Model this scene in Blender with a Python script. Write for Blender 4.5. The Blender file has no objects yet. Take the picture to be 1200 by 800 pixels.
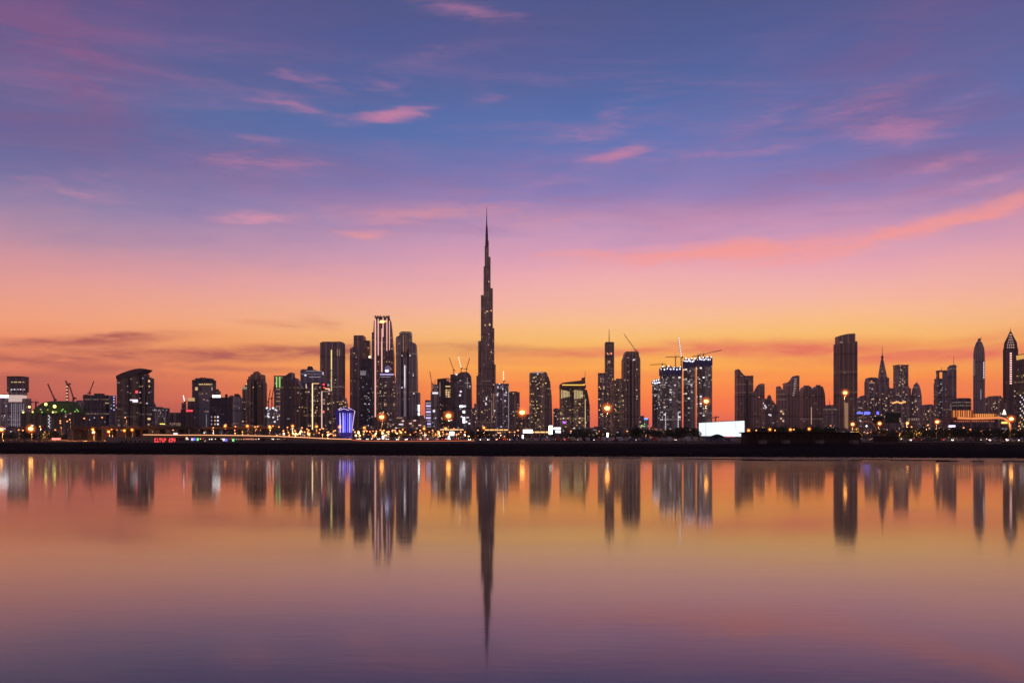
import bpy, bmesh, math, random
from mathutils import Vector, Matrix, noise
from mathutils.bvhtree import BVHTree
random.seed(7)
C = bpy.context.scene.collection
R = math.radians
F = 1150.0            # focal length of the photograph in its own pixels (1200 wide)
CAMZ = 5.0
GZ = 3.0              # level of the land above the water

# ------------------------------------------------------------ camera
cam = bpy.data.cameras.new('camera'); co = bpy.data.objects.new('camera', cam); C.objects.link(co)
co.location = (0, 0, CAMZ); co.rotation_euler = (R(90), 0, 0)
cam.sensor_width = 36; cam.lens = 36 * F / 1200; cam.shift_y = 112 / 1200
cam.clip_start = 0.5; cam.clip_end = 120000
sc = bpy.context.scene; sc.camera = co
sc.view_settings.view_transform = 'Standard'; sc.view_settings.look = 'None'
sc.view_settings.gamma = 1; sc.view_settings.exposure = 0; sc.view_settings.use_curve_mapping = False
sc.render.engine = 'CYCLES'
sc.cycles.use_denoising = True
try: sc.cycles.denoiser = 'OPENIMAGEDENOISE'
except Exception: pass
sc.cycles.max_bounces = 5; sc.cycles.diffuse_bounces = 2; sc.cycles.glossy_bounces = 3
sc.cycles.caustics_reflective = False; sc.cycles.caustics_refractive = False
sc.cycles.sample_clamp_indirect = 6
sc.cycles.use_light_tree = True

def lin(c):
    return tuple(((v/255)/12.92 if v/255 <= .04045 else ((v/255+.055)/1.055)**2.4) for v in c)

# ------------------------------------------------------------ world: dusk sky
W = bpy.data.worlds.new('World'); sc.world = W; W.use_nodes = True
nt = W.node_tree; N = nt.nodes; L = nt.links; N.clear()
def node(t, **k):
    n = N.new(t)
    for a, b in k.items(): setattr(n, a, b)
    return n
def M(op, a, b=None, c=None, clamp=False):
    n = N.new('ShaderNodeMath'); n.operation = op; n.use_clamp = clamp
    for i, v in enumerate((a, b, c)):
        if v is None: continue
        if isinstance(v, (int, float)): n.inputs[i].default_value = v
        else: L.new(v, n.inputs[i])
    return n.outputs[0]
def MR(v, a, b, c=0., d=1., smooth=True):
    n = N.new('ShaderNodeMapRange'); n.interpolation_type = 'SMOOTHSTEP' if smooth else 'LINEAR'
    L.new(v, n.inputs[0])
    for i, q in enumerate((a, b, c, d)): n.inputs[i+1].default_value = q
    return n.outputs[0]
def mixc(f, a, b, mode='MIX'):
    n = N.new('ShaderNodeMix'); n.data_type = 'RGBA'; n.blend_type = mode
    if isinstance(f, (int, float)): n.inputs[0].default_value = f
    else: L.new(f, n.inputs[0])
    for i, v in ((6, a), (7, b)):
        if isinstance(v, tuple): n.inputs[i].default_value = (*v, 1)
        else: L.new(v, n.inputs[i])
    return n.outputs[2]
tc = node('ShaderNodeTexCoord'); sep = node('ShaderNodeSeparateXYZ'); L.new(tc.outputs['Generated'], sep.inputs[0])
X, Y_, Z = sep.outputs
hyp = M('SQRT', M('ADD', M('MULTIPLY', X, X), M('MULTIPLY', Y_, Y_)))
V = M('MULTIPLY', M('DIVIDE', Z, M('MAXIMUM', hyp, 1e-3)), F)         # tan(elevation) * F
U = M('MULTIPLY', M('ARCTAN2', X, Y_), F)                             # azimuth * F, 0 = towards the tower
def _early():
    m = N.new('ShaderNodeMapping'); m.inputs['Scale'].default_value = (.0022, .009, 1); m.inputs['Rotation'].default_value = (0,0,R(-4)); m.inputs['Location'].default_value = (5,2,1)
    c_ = N.new('ShaderNodeCombineXYZ'); L.new(U, c_.inputs[0]); L.new(V, c_.inputs[1]); L.new(c_.outputs[0], m.inputs[0])
    t = N.new('ShaderNodeTexNoise'); t.inputs['Scale'].default_value = 1; t.inputs['Detail'].default_value = 5; t.inputs['Roughness'].default_value = .6; L.new(m.outputs[0], t.inputs[0])
    amp = M('MINIMUM', M('MULTIPLY', V, .32), 70.)
    return M('ADD', V, M('MULTIPLY', M('SUBTRACT', t.outputs['Fac'], .5), amp))
V2 = _early()
def ramp(stops):
    n = N.new('ShaderNodeValToRGB'); n.color_ramp.interpolation = 'LINEAR'
    st = sorted((max(0, (512-y))/1200, c) for y, c in stops)
    el = n.color_ramp.elements
    el[0].position = st[0][0]; el[0].color = (*lin(st[0][1]), 1)
    el[1].position = st[-1][0]; el[1].color = (*lin(st[-1][1]), 1)
    for p, c in st[1:-1]:
        e = el.new(p); e.color = (*lin(c), 1)
    L.new(M('DIVIDE', V2, 1200.0, clamp=True), n.inputs[0])
    return n.outputs[0]
cr = ramp([(512,(190,86,76)),(495,(214,96,72)),(475,(240,112,60)),(452,(245,138,56)),(430,(246,166,68)),(412,(244,176,82)),(395,(244,184,106)),
           (372,(243,184,138)),(345,(240,176,162)),(318,(232,166,174)),(290,(208,154,184)),(262,(180,144,188)),(230,(140,130,190)),
           (195,(112,118,182)),(155,(82,110,174)),(110,(76,100,160)),(60,(74,91,149)),(0,(72,83,136)),(-160,(54,62,112)),(-680,(34,40,80))])
cl = ramp([(512,(150,72,68)),(490,(172,80,70)),(470,(204,98,76)),(452,(224,112,80)),(430,(232,128,88)),(410,(236,142,98)),(385,(236,154,118)),
           (358,(226,152,134)),(330,(208,144,150)),(300,(176,136,160)),(270,(144,126,164)),(240,(112,112,160)),(205,(92,104,156)),
           (160,(80,102,154)),(110,(78,95,148)),(50,(80,82,136)),(0,(78,76,124)),(-160,(54,58,106)),(-680,(34,40,80))])
azc = MR(U, -620., 150.)
sky = mixc(azc, cl, cr)
# the glow pales again towards the far side of the frame
sky = mixc(MR(U, 330., 640., 0, .40), sky, cl)
# fibrous noises in (azimuth, elevation)
def comb(a, b, c=0.):
    n = N.new('ShaderNodeCombineXYZ')
    for i, v in enumerate((a, b, c)):
        if isinstance(v, (int, float)): n.inputs[i].default_value = v
        else: L.new(v, n.inputs[i])
    return n.outputs[0]
P0 = comb(U, V)
def nz(su, sv, scale, rot=0., detail=4., rough=.6, dist=0., seed=0.):
    m = N.new('ShaderNodeMapping'); m.inputs['Rotation'].default_value = (0, 0, R(rot)); m.inputs['Scale'].default_value = (su, sv, 1)
    m.inputs['Location'].default_value = (seed, seed*.7, seed)
    L.new(P0, m.inputs[0])
    t = N.new('ShaderNodeTexNoise'); t.inputs['Scale'].default_value = scale; t.inputs['Detail'].default_value = detail
    t.inputs['Roughness'].default_value = rough; t.inputs['Distortion'].default_value = dist
    L.new(m.outputs[0], t.inputs[0]); return t
wob = nz(.004, .011, 1., 4, 3., .55, 0, 3)
wv = N.new('ShaderNodeVectorMath'); wv.operation = 'SUBTRACT'; L.new(wob.outputs['Color'], wv.inputs[0]); wv.inputs[1].default_value = (.5, .5, .5)
wv2 = N.new('ShaderNodeVectorMath'); wv2.operation = 'MULTIPLY'; L.new(wv.outputs[0], wv2.inputs[0]); wv2.inputs[1].default_value = (130, 46, 0)
fine = nz(.02, .09, 1., 7, 4., .62, 0, 11)
wv3 = N.new('ShaderNodeVectorMath'); wv3.operation = 'SUBTRACT'; L.new(fine.outputs['Color'], wv3.inputs[0]); wv3.inputs[1].default_value = (.5, .5, .5)
wv4 = N.new('ShaderNodeVectorMath'); wv4.operation = 'MULTIPLY'; L.new(wv3.outputs[0], wv4.inputs[0]); wv4.inputs[1].default_value = (70, 15, 0)
ad = N.new('ShaderNodeVectorMath'); ad.operation = 'ADD'; L.new(P0, ad.inputs[0]); L.new(wv2.outputs[0], ad.inputs[1])
ad2 = N.new('ShaderNodeVectorMath'); ad2.operation = 'ADD'; L.new(ad.outputs[0], ad2.inputs[0]); L.new(wv4.outputs[0], ad2.inputs[1])
PW = ad2.outputs[0]
wl = N.new('ShaderNodeVectorMath'); wl.operation = 'MULTIPLY'; L.new(wv.outputs[0], wl.inputs[0]); wl.inputs[1].default_value = (80, 15, 0)
wl2 = N.new('ShaderNodeVectorMath'); wl2.operation = 'MULTIPLY'; L.new(wv3.outputs[0], wl2.inputs[0]); wl2.inputs[1].default_value = (50, 8, 0)
al = N.new('ShaderNodeVectorMath'); al.operation = 'ADD'; L.new(P0, al.inputs[0]); L.new(wl.outputs[0], al.inputs[1])
al2 = N.new('ShaderNodeVectorMath'); al2.operation = 'ADD'; L.new(al.outputs[0], al2.inputs[0]); L.new(wl2.outputs[0], al2.inputs[1])
PL = al2.outputs[0]
def sky_px(px, py):
    az = math.atan((px-600)/F); return az*F, (512-py)*math.cos(az)
def wisps(lst, base=None, soft=0.0, src=None):
    acc = base
    for (px, py, hl, ht, ang, s) in lst:
        u, v = sky_px(px, py)
        m = N.new('ShaderNodeMapping'); m.vector_type = 'TEXTURE'; L.new(src or PW, m.inputs[0])
        m.inputs['Location'].default_value = (u, v, 0); m.inputs['Rotation'].default_value = (0, 0, R(ang)); m.inputs['Scale'].default_value = (hl*1.7, ht*2.5, 1)
        l = N.new('ShaderNodeVectorMath'); l.operation = 'LENGTH'; L.new(m.outputs[0], l.inputs[0])
        g = MR(l.outputs['Value'], 1., soft, 0., s)
        acc = g if acc is None else M('MAXIMUM', acc, g) if soft == 0 else M('ADD', acc, g)
    return acc
fib = nz(.012, .075, 1., 9, 6., .68, .4, 21)
fibm = MR(fib.outputs['Fac'], .30, .66)
fibb = nz(.03, .20, 1., 12, 7., .72, .6, 51)
lay = nz(.0032, .021, 1., 7, 8., .62, .5, 71)
fib2 = nz(.007, .03, 1., 14, 6., .6, .8, 35)
fib2m = MR(fib2.outputs['Fac'], .38, .68)
# broad veils of pink and mauve
veil = wisps([(10,50,130,80,10,.55),(250,15,150,45,-20,.22),(110,110,140,45,-20,.22),(1130,50,180,100,10,.32),(1010,110,150,45,10,.18),(600,60,110,50,0,.10),
              (300,190,150,22,0,.22),(560,235,280,30,0,.30),(900,238,300,26,6,.28),(1080,255,220,40,6,.32)], None, 0.02)
veil = M('MULTIPLY', veil, MR(fib2m, 0, 1, .55, 1.1), clamp=True)
vcol = mixc(MR(V, 180., 330.), lin((222,146,174)), lin((134,84,130)))
sky = mixc(veil, sky, vcol)
# thin layered streaks over the whole middle sky
laym = M('MULTIPLY', MR(M('ADD', lay.outputs['Fac'], M('MULTIPLY', M('SUBTRACT', fibb.outputs['Fac'], .5), .35)), .46, .78), M('MULTIPLY', MR(V, 120., 240.), MR(V, 520., 400.)))
sky = mixc(M('MULTIPLY', laym, .27), sky, mixc(MR(V, 180., 340.), lin((236,156,168)), lin((176,116,158))))
laym2 = MR(M('ADD', lay.outputs['Fac'], M('MULTIPLY', M('SUBTRACT', fib.outputs['Fac'], .5), .3)), .50, .30)
sky = mixc(M('MULTIPLY', laym2, M('MULTIPLY', MR(V, 150., 260.), .16)), sky, lin((64,92,164)))
# lit pink wisps
W1 = wisps([(450,131,52,7,10,.95),(348,124,56,6,-7,.62),(360,87,36,7,-8,.5),(440,91,42,6,-4,.48),(318,166,24,5,0,.5),(305,190,95,9,-1,.5),
            (75,221,66,4,-4,.45),(305,252,48,6,2,.72),(535,9,60,9,-5,.55),(575,109,28,5,0,.38),(735,177,56,8,12,.85),(690,152,66,8,4,.5),(505,62,80,7,12,.3),(905,135,60,8,14,.35),(640,215,90,6,4,.35),
            (735,135,60,10,34,.42),(880,171,120,7,3,.45),(1035,150,62,14,-6,.72),(1010,118,80,10,16,.42),(1115,120,60,12,14,.3),
            (1100,196,60,6,9,.62),(1150,214,60,5,10,.5),(975,245,190,8,4,.36)])
def feather(W_, k=.62, lo=.42, hi=1.12):
    return M('MULTIPLY', W_, MR(M('ADD', M('ADD', fib.outputs['Fac'], M('MULTIPLY', M('SUBTRACT', fibb.outputs['Fac'], .5), .8)), M('MULTIPLY', W_, k)), lo, hi))
w1 = feather(W1)
wcol = mixc(MR(V, 200., 330.), lin((240,156,170)), lin((206,128,160)))
sky = mixc(M('MULTIPLY', w1, .88), sky, wcol)
W2 = wisps([(1090,260,230,9,9,.78),(860,293,170,10,4,.8),(720,301,110,6,-2,.55),(500,249,140,8,2,.45),(440,274,34,5,0,.5),(640,262,120,6,0,.25),
            (250,330,240,16,2,.16),(1000,352,200,10,2,.2)])
w2 = feather(W2, .7, .40, 1.05)
sky = mixc(w2, sky, lin((247,150,140)))
# low dark streaks of cloud over the afterglow
W3 = wisps([(75,400,110,5,5,.85),(135,393,42,3,3,.85),(140,404,34,4,-3,.5),(200,417,240,6,2,.9),(60,428,140,6,-3,.7),(330,413,170,5,3,.85),
            (368,378,24,4,-16,.25),(320,380,44,3,0,.3),(70,446,150,7,0,.35),(560,410,150,5,-2,.4),(330,452,200,5,0,.22),(250,432,120,3,-2,.5),(110,412,60,3,6,.5)], src=PL)
w3 = M('MULTIPLY', W3, MR(fibm, 0, 1, .55, 1.35), clamp=True)
sky = mixc(w3, sky, lin((172,86,76)))
W4 = wisps([(910,409,150,7,-1,.95),(1100,414,170,6,1,.85),(720,412,150,4,2,.7),(620,425,120,4,0,.3),(1110,400,90,4,8,.35),(780,440,200,4,0,.28),
            (1000,452,220,5,0,.28),(640,452,120,4,0,.25),(870,470,200,5,0,.22)], src=PL)
w4 = M('MULTIPLY', W4, MR(fibm, 0, 1, .65, 1.1), clamp=True)
sky = mixc(w4, sky, lin((222,98,84)))
W5 = wisps([(40,462,190,12,1,.45),(230,486,170,9,0,.3)], None, 0.02)
sky = mixc(M('MULTIPLY', W5, 1.0, clamp=True), sky, lin((140,70,78)))
# the low sky shines through the long path of evening air
gsc = N.new('ShaderNodeVectorMath'); gsc.operation = 'SCALE'; L.new(sky, gsc.inputs[0]); L.new(MR(V, 0., 330., 1.34, 1.02), gsc.inputs['Scale']); sky = gsc.outputs[0]
# low sky behind the camera is warmed and raised to light the tower fronts
back = MR(Y_, .55, -.35)
sky = mixc(back, sky, mixc(MR(V, 0., 900.), lin((186,146,142)), lin((78,78,106))))
# a little physical twilight from the Sky Texture
st = node('ShaderNodeTexSky'); st.sky_type = 'NISHITA'; st.sun_disc = False
st.sun_elevation = R(-2.0); st.sun_rotation = R(11)
bg1 = node('ShaderNodeBackground'); bg1.inputs[1].default_value = 0.05; L.new(st.outputs[0], bg1.inputs[0])
bg2 = node('ShaderNodeBackground'); bg2.inputs[1].default_value = 1.0; L.new(sky, bg2.inputs[0])
ads = node('ShaderNodeAddShader'); L.new(bg1.outputs[0], ads.inputs[0]); L.new(bg2.outputs[0], ads.inputs[1])
wo = node('ShaderNodeOutputWorld'); L.new(ads.outputs[0], wo.inputs[0])
W.cycles.sampling_method = 'MANUAL'; W.cycles.sample_map_resolution = 512

# afterglow: the sun itself has set behind the skyline
sl = bpy.data.lights.new('afterglow', 'SUN'); sl.energy = 0.02; sl.angle = R(150); sl.color = (1, .55, .3)
so = bpy.data.objects.new('afterglow', sl); C.objects.link(so)
so.rotation_euler = (R(86), 0, R(180-11))

# ------------------------------------------------------------ helpers
def wx(px, Y): return (px-600)/F*Y
def wz(py, Y): return CAMZ+(512-py)/F*Y
_mats = {}
def simple(name, col, rough=.7, metal=0., emit=None, es=0., spec=.5, bump=0., bscale=1.):
    if name in _mats: return _mats[name]
    m = bpy.data.materials.new(name); m.use_nodes = True; t = m.node_tree; b = t.nodes['Principled BSDF']
    b.inputs['Base Color'].default_value = (*col, 1); b.inputs['Roughness'].default_value = rough; b.inputs['Metallic'].default_value = metal
    b.inputs['Specular IOR Level'].default_value = spec
    if emit is not None:
        b.inputs['Emission Color'].default_value = (*emit, 1); b.inputs['Emission Strength'].default_value = es
    else:
        no = t.nodes.new('ShaderNodeTexNoise'); no.inputs['Scale'].default_value = bscale; no.inputs['Detail'].default_value = 5
        tcn = t.nodes.new('ShaderNodeTexCoord'); t.links.new(tcn.outputs['Object'], no.inputs[0])
        mx = t.nodes.new('ShaderNodeMix'); mx.data_type = 'RGBA'; t.links.new(no.outputs['Fac'], mx.inputs[0])
        mx.inputs[6].default_value = (*[c*.65 for c in col], 1); mx.inputs[7].default_value = (*[min(1, c*1.3) for c in col], 1)
        t.links.new(mx.outputs[2], b.inputs['Base Color'])
        if bump:
            bp = t.nodes.new('ShaderNodeBump'); bp.inputs['Strength'].default_value = bump; t.links.new(no.outputs['Fac'], bp.inputs['Height'])
            t.links.new(bp.outputs[0], b.inputs['Normal'])
    _mats[name] = m; return m
def glow(name, col, s):
    return simple('glow_'+name, (.6, .6, .6), .4, emit=col, es=s)
# facade: floors, bays, and windows of which some are lit
_fg = None
def facade_group():
    global _fg
    if _fg: return _fg
    g = bpy.data.node_groups.new('facade', 'ShaderNodeTree'); _fg = g
    I = g.interface
    for n_, t_ in (('Wall','NodeSocketColor'),('Glass','NodeSocketColor'),('Lit','NodeSocketFloat'),('LitColor','NodeSocketColor'),('LitStrength','NodeSocketFloat'),('Floor','NodeSocketFloat'),('Bay','NodeSocketFloat'),('Rib','NodeSocketFloat')):
        I.new_socket(n_, in_out='INPUT', socket_type=t_)
    I.new_socket('BSDF', in_out='OUTPUT', socket_type='NodeSocketShader')
    n = g.nodes; l = g.links
    gi = n.new('NodeGroupInput'); go = n.new('NodeGroupOutput')
    def m(op, a, b=None, c=None):
        k = n.new('ShaderNodeMath'); k.operation = op
        for i, v in enumerate((a, b, c)):
            if v is None: continue
            if isinstance(v, (int, float)): k.inputs[i].default_value = v
            else: l.new(v, k.inputs[i])
        return k.outputs[0]
    t = n.new('ShaderNodeTexCoord')
    cr_ = n.new('ShaderNodeVectorMath'); cr_.operation = 'CROSS_PRODUCT'; l.new(t.outputs['Normal'], cr_.inputs[0]); cr_.inputs[1].default_value = (0, 0, 1)
    nn = n.new('ShaderNodeVectorMath'); nn.operation = 'NORMALIZE'; l.new(cr_.outputs[0], nn.inputs[0])
    dt = n.new('ShaderNodeVectorMath'); dt.operation = 'DOT_PRODUCT'; l.new(t.outputs['Object'], dt.inputs[0]); l.new(nn.outputs[0], dt.inputs[1])
    u = dt.outputs['Value']
    s = n.new('ShaderNodeSeparateXYZ'); l.new(t.outputs['Object'], s.inputs[0]); z = s.outputs[2]
    sn = n.new('ShaderNodeSeparateXYZ'); l.new(t.outputs['Normal'], sn.inputs[0])
    wallmask = m('LESS_THAN', m('ABSOLUTE', sn.outputs[2]), .6)
    ud = m('DIVIDE', u, gi.outputs['Bay']); zd = m('DIVIDE', z, gi.outputs['Floor'])
    fu = m('FRACT', ud); fz = m('FRACT', zd); cu = m('FLOOR', ud); cz = m('FLOOR', zd)
    oi = n.new('ShaderNodeObjectInfo')
    cmb = n.new('ShaderNodeCombineXYZ'); l.new(cu, cmb.inputs[0]); l.new(cz, cmb.inputs[1]); l.new(m('MULTIPLY', oi.outputs['Random'], 97.), cmb.inputs[2])
    wn = n.new('ShaderNodeTexWhiteNoise'); wn.noise_dimensions = '3D'; l.new(cmb.outputs[0], wn.inputs['Vector'])
    cs = n.new('ShaderNodeVectorMath'); cs.operation = 'MULTIPLY'; l.new(cmb.outputs[0], cs.inputs[0]); cs.inputs[1].default_value = (.17, .12, 1)
    cn = n.new('ShaderNodeTexNoise'); cn.inputs['Scale'].default_value = 1.; cn.inputs['Detail'].default_value = 2; l.new(cs.outputs[0], cn.inputs[0])
    clus = m('MULTIPLY', m('MAXIMUM', m('SUBTRACT', cn.outputs['Fac'], .30), 0.), 4.2)
    thr = m('MULTIPLY', gi.outputs['Lit'], clus)
    lit = m('LESS_THAN', wn.outputs['Value'], thr)
    wu = m('MULTIPLY', m('GREATER_THAN', fu, .14), m('LESS_THAN', fu, .86))
    wzm = m('MULTIPLY', m('GREATER_THAN', fz, .22), m('LESS_THAN', fz, .82))
    win = m('MULTIPLY', m('MULTIPLY', wu, wzm), wallmask)
    # wide vertical pilasters
    rb = m('GREATER_THAN', m('FRACT', m('DIVIDE', u, gi.outputs['Rib'])), .70)
    win = m('MULTIPLY', win, m('SUBTRACT', 1., m('MULTIPLY', rb, .75)))
    # wear on the wall
    nz_ = n.new('ShaderNodeTexNoise'); nz_.inputs['Scale'].default_value = .035; nz_.inputs['Detail'].default_value = 5; l.new(t.outputs['Object'], nz_.inputs[0])
    wmul = m('ADD', m('MULTIPLY', nz_.outputs['Fac'], .7), .62)
    wv_ = n.new('ShaderNodeVectorMath'); wv_.operation = 'SCALE'; l.new(gi.outputs['Wall'], wv_.inputs[0]); l.new(wmul, wv_.inputs['Scale'])
    edge = m('ADD', 1., m('MULTIPLY', m('GREATER_THAN', m('FRACT', m('DIVIDE', u, gi.outputs['Rib'])), .72), .55))
    band_ = m('SUBTRACT', edge, m('MULTIPLY', m('LESS_THAN', m('FRACT', m('DIVIDE', z, 61.)), .07), .6))
    wv2_ = n.new('ShaderNodeVectorMath'); wv2_.operation = 'SCALE'; l.new(wv_.outputs[0], wv2_.inputs[0]); l.new(band_, wv2_.inputs['Scale'])
    mx = n.new('ShaderNodeMix'); mx.data_type = 'RGBA'; l.new(win, mx.inputs[0]); l.new(wv2_.outputs[0], mx.inputs[6]); l.new(gi.outputs['Glass'], mx.inputs[7])
    b = n.new('ShaderNodeBsdfPrincipled'); l.new(mx.outputs[2], b.inputs['Base Color'])
    l.new(m('SUBTRACT', .68, m('MULTIPLY', win, .36)), b.inputs['Roughness'])
    bc = n.new('ShaderNodeSeparateColor'); l.new(wn.outputs['Color'], bc.inputs[0])
    br = m('ADD', m('MULTIPLY', m('POWER', bc.outputs[1], 5.), 3.6), .16)
    es = m('MULTIPLY', m('MULTIPLY', m('MULTIPLY', lit, win), m('MULTIPLY', gi.outputs['LitStrength'], .42)), br)
    cf = n.new('ShaderNodeCombineXYZ'); l.new(cz, cf.inputs[0]); l.new(m('MULTIPLY', oi.outputs['Random'], 53.), cf.inputs[1])
    wf = n.new('ShaderNodeTexWhiteNoise'); wf.noise_dimensions = '2D'; l.new(cf.outputs[0], wf.inputs['Vector'])
    litfl = m('MULTIPLY', m('LESS_THAN', wf.outputs['Value'], .035), m('MULTIPLY', win, m('ADD', .10, m('MULTIPLY', bc.outputs[0], .28))))
    es = m('ADD', es, m('MULTIPLY', litfl, gi.outputs['LitStrength']))
    # some rooms are cooler, some warmer
    hue = n.new('ShaderNodeMix'); hue.data_type = 'RGBA'; l.new(m('GREATER_THAN', bc.outputs[2], .74), hue.inputs[0])
    l.new(gi.outputs['LitColor'], hue.inputs[6]); hue.inputs[7].default_value = (.9,.76,.66, 1)
    l.new(hue.outputs[2], b.inputs['Emission Color']); l.new(es, b.inputs['Emission Strength'])
    l.new(b.outputs[0], go.inputs[0])
    return g
WARM = (1., .58, .28); WHITE = (.9, .86, 1.); GOLD = (1., .66, .22)
def fac(wall, glass, lit=.12, lc=WARM, ls=1.0, fl=4.0, bay=5.0, rib=18.):
    key = ('fac', wall, glass, lit, lc, ls, fl, bay, rib)
    if key in _mats: return _mats[key]
    m = bpy.data.materials.new('facade'); m.use_nodes = True; t = m.node_tree
    t.nodes.remove(t.nodes['Principled BSDF'])
    g = t.nodes.new('ShaderNodeGroup'); g.node_tree = facade_group()
    for k, v in (('Wall',(*wall,1)),('Glass',(*glass,1)),('Lit',lit),('LitColor',(*lc,1)),('LitStrength',ls),('Floor',fl),('Bay',bay),('Rib',rib)):
        g.inputs[k].default_value = v
    t.links.new(g.outputs[0], t.nodes['Material Output'].inputs[0])
    m.cycles.emission_sampling = 'NONE'
    _mats[key] = m; return m
BROWN = (.40,.27,.23); MAUVE = (.36,.28,.29); GREY = (.36,.32,.34); PALE = (.52,.47,.52); DARK = (.17,.13,.14); BLUE = (.12,.14,.20)
GL = (.06,.055,.07); GLB = (.05,.06,.10)
def tag(o, label=None, cat=None, group=None, kind=None):
    if label: o['label'] = label
    if cat: o['category'] = cat
    if group: o['group'] = group
    if kind: o['kind'] = kind
    return o
def mesh_obj(name, vs, fs, mat, parent=None, loc=(0,0,0), smooth=False):
    me = bpy.data.meshes.new(name); bm = bmesh.new()
    bv = [bm.verts.new(v) for v in vs]
    for f in fs:
        try: bm.faces.new([bv[i] for i in f])
        except ValueError: pass
    bmesh.ops.recalc_face_normals(bm, faces=bm.faces)
    if smooth:
        for f in bm.faces: f.smooth = True
    bm.to_mesh(me); bm.free()
    if mat: me.materials.append(mat)
    o = bpy.data.objects.new(name, me); C.objects.link(o); o.location = loc
    if parent: o.parent = parent
    return o
def merge(*sh):
    vs, fs = [], []
    for v, f in sh:
        k = len(vs); vs += list(v); fs += [tuple(i+k for i in q) for q in f]
    return vs, fs
def box(x0, x1, y0, y1, z0, z1):
    return ([(x,y,z) for z in (z0,z1) for (x,y) in ((x0,y0),(x1,y0),(x1,y1),(x0,y1))],
            [(3,2,1,0),(4,5,6,7),(0,1,5,4),(1,2,6,5),(2,3,7,6),(3,0,4,7)])
def prism(plan, z0, z1):
    n = len(plan)
    vs = [(x,y,z0) for x,y in plan]+[(x,y,z1) for x,y in plan]
    fs = [tuple(reversed(range(n))), tuple(range(n, 2*n))]+[(i,(i+1)%n,n+(i+1)%n,n+i) for i in range(n)]
    return vs, fs
def notched(w, d, nx, cut, rot=0., cx=0.):
    """rectangle in plan whose long faces carry nx shallow vertical grooves"""
    pts = []
    def side(L_, n):
        s = [(-L_/2, 0)]
        if n:
            st_ = L_/(n*2+1)
            for i in range(n):
                a = -L_/2+st_*(2*i+1)
                s += [(a,0),(a,cut),(a+st_,cut),(a+st_,0)]
        return s
    for (ax, L_, H, n) in ((0,w,d,nx),(1,d,w,max(0,nx-1)),(2,w,d,nx),(3,d,w,max(0,nx-1))):
        ca, sa = [(1,0),(0,1),(-1,0),(0,-1)][ax]
        for s, c in side(L_, n):
            x, y = s, -H/2+c
            pts.append((x*ca-y*sa, x*sa+y*ca))
    cr2, sr2 = math.cos(R(rot)), math.sin(R(rot))
    return [(cx+x*cr2-y*sr2, x*sr2+y*cr2) for x, y in pts]
def cyl(x, y, z0, z1, r0, r1=None, n=8):
    r1 = r0 if r1 is None else r1
    vs = [(x+r*math.cos(2*math.pi*i/n), y+r*math.sin(2*math.pi*i/n), z) for z, r in ((z0,r0),(z1,r1)) for i in range(n)]
    return vs, [tuple(reversed(range(n))), tuple(range(n,2*n))]+[(i,(i+1)%n,n+(i+1)%n,n+i) for i in range(n)]
def bar(a, b, r, n=4):
    a = Vector(a); b = Vector(b); d = (b-a).normalized()
    up = Vector((0,0,1)) if abs(d.z) < .9 else Vector((1,0,0))
    u = d.cross(up).normalized(); w = d.cross(u)
    vs = [tuple(p+(u*math.cos(2*math.pi*(i+.5)/n)+w*math.sin(2*math.pi*(i+.5)/n))*r) for p in (a,b) for i in range(n)]
    return vs, [tuple(reversed(range(n))), tuple(range(n,2*n))]+[(i,(i+1)%n,n+(i+1)%n,n+i) for i in range(n)]
def ball(c, r, n=8, m=5, sz=1.):
    vs = [(c[0],c[1],c[2]-r*sz)]
    for j in range(1, m):
        t = -math.pi/2+math.pi*j/m
        for i in range(n):
            a = 2*math.pi*i/n; vs.append((c[0]+r*math.cos(t)*math.cos(a), c[1]+r*math.cos(t)*math.sin(a), c[2]+r*math.sin(t)*sz))
    vs.append((c[0],c[1],c[2]+r*sz)); fs = []
    for i in range(n): fs.append((0, 1+(i+1)%n, 1+i))
    for j in range(m-2):
        for i in range(n): a = 1+j*n; fs.append((a+i, a+(i+1)%n, a+n+(i+1)%n, a+n+i))
    t = len(vs)-1; a = 1+(m-2)*n
    for i in range(n): fs.append((a+i, a+(i+1)%n, t))
    return vs, fs
def empty(name, loc, rz=0):
    o = bpy.data.objects.new(name, None); C.objects.link(o); o.location = loc; o.rotation_euler = (0,0,rz); o.empty_display_size = 2
    return o

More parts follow.
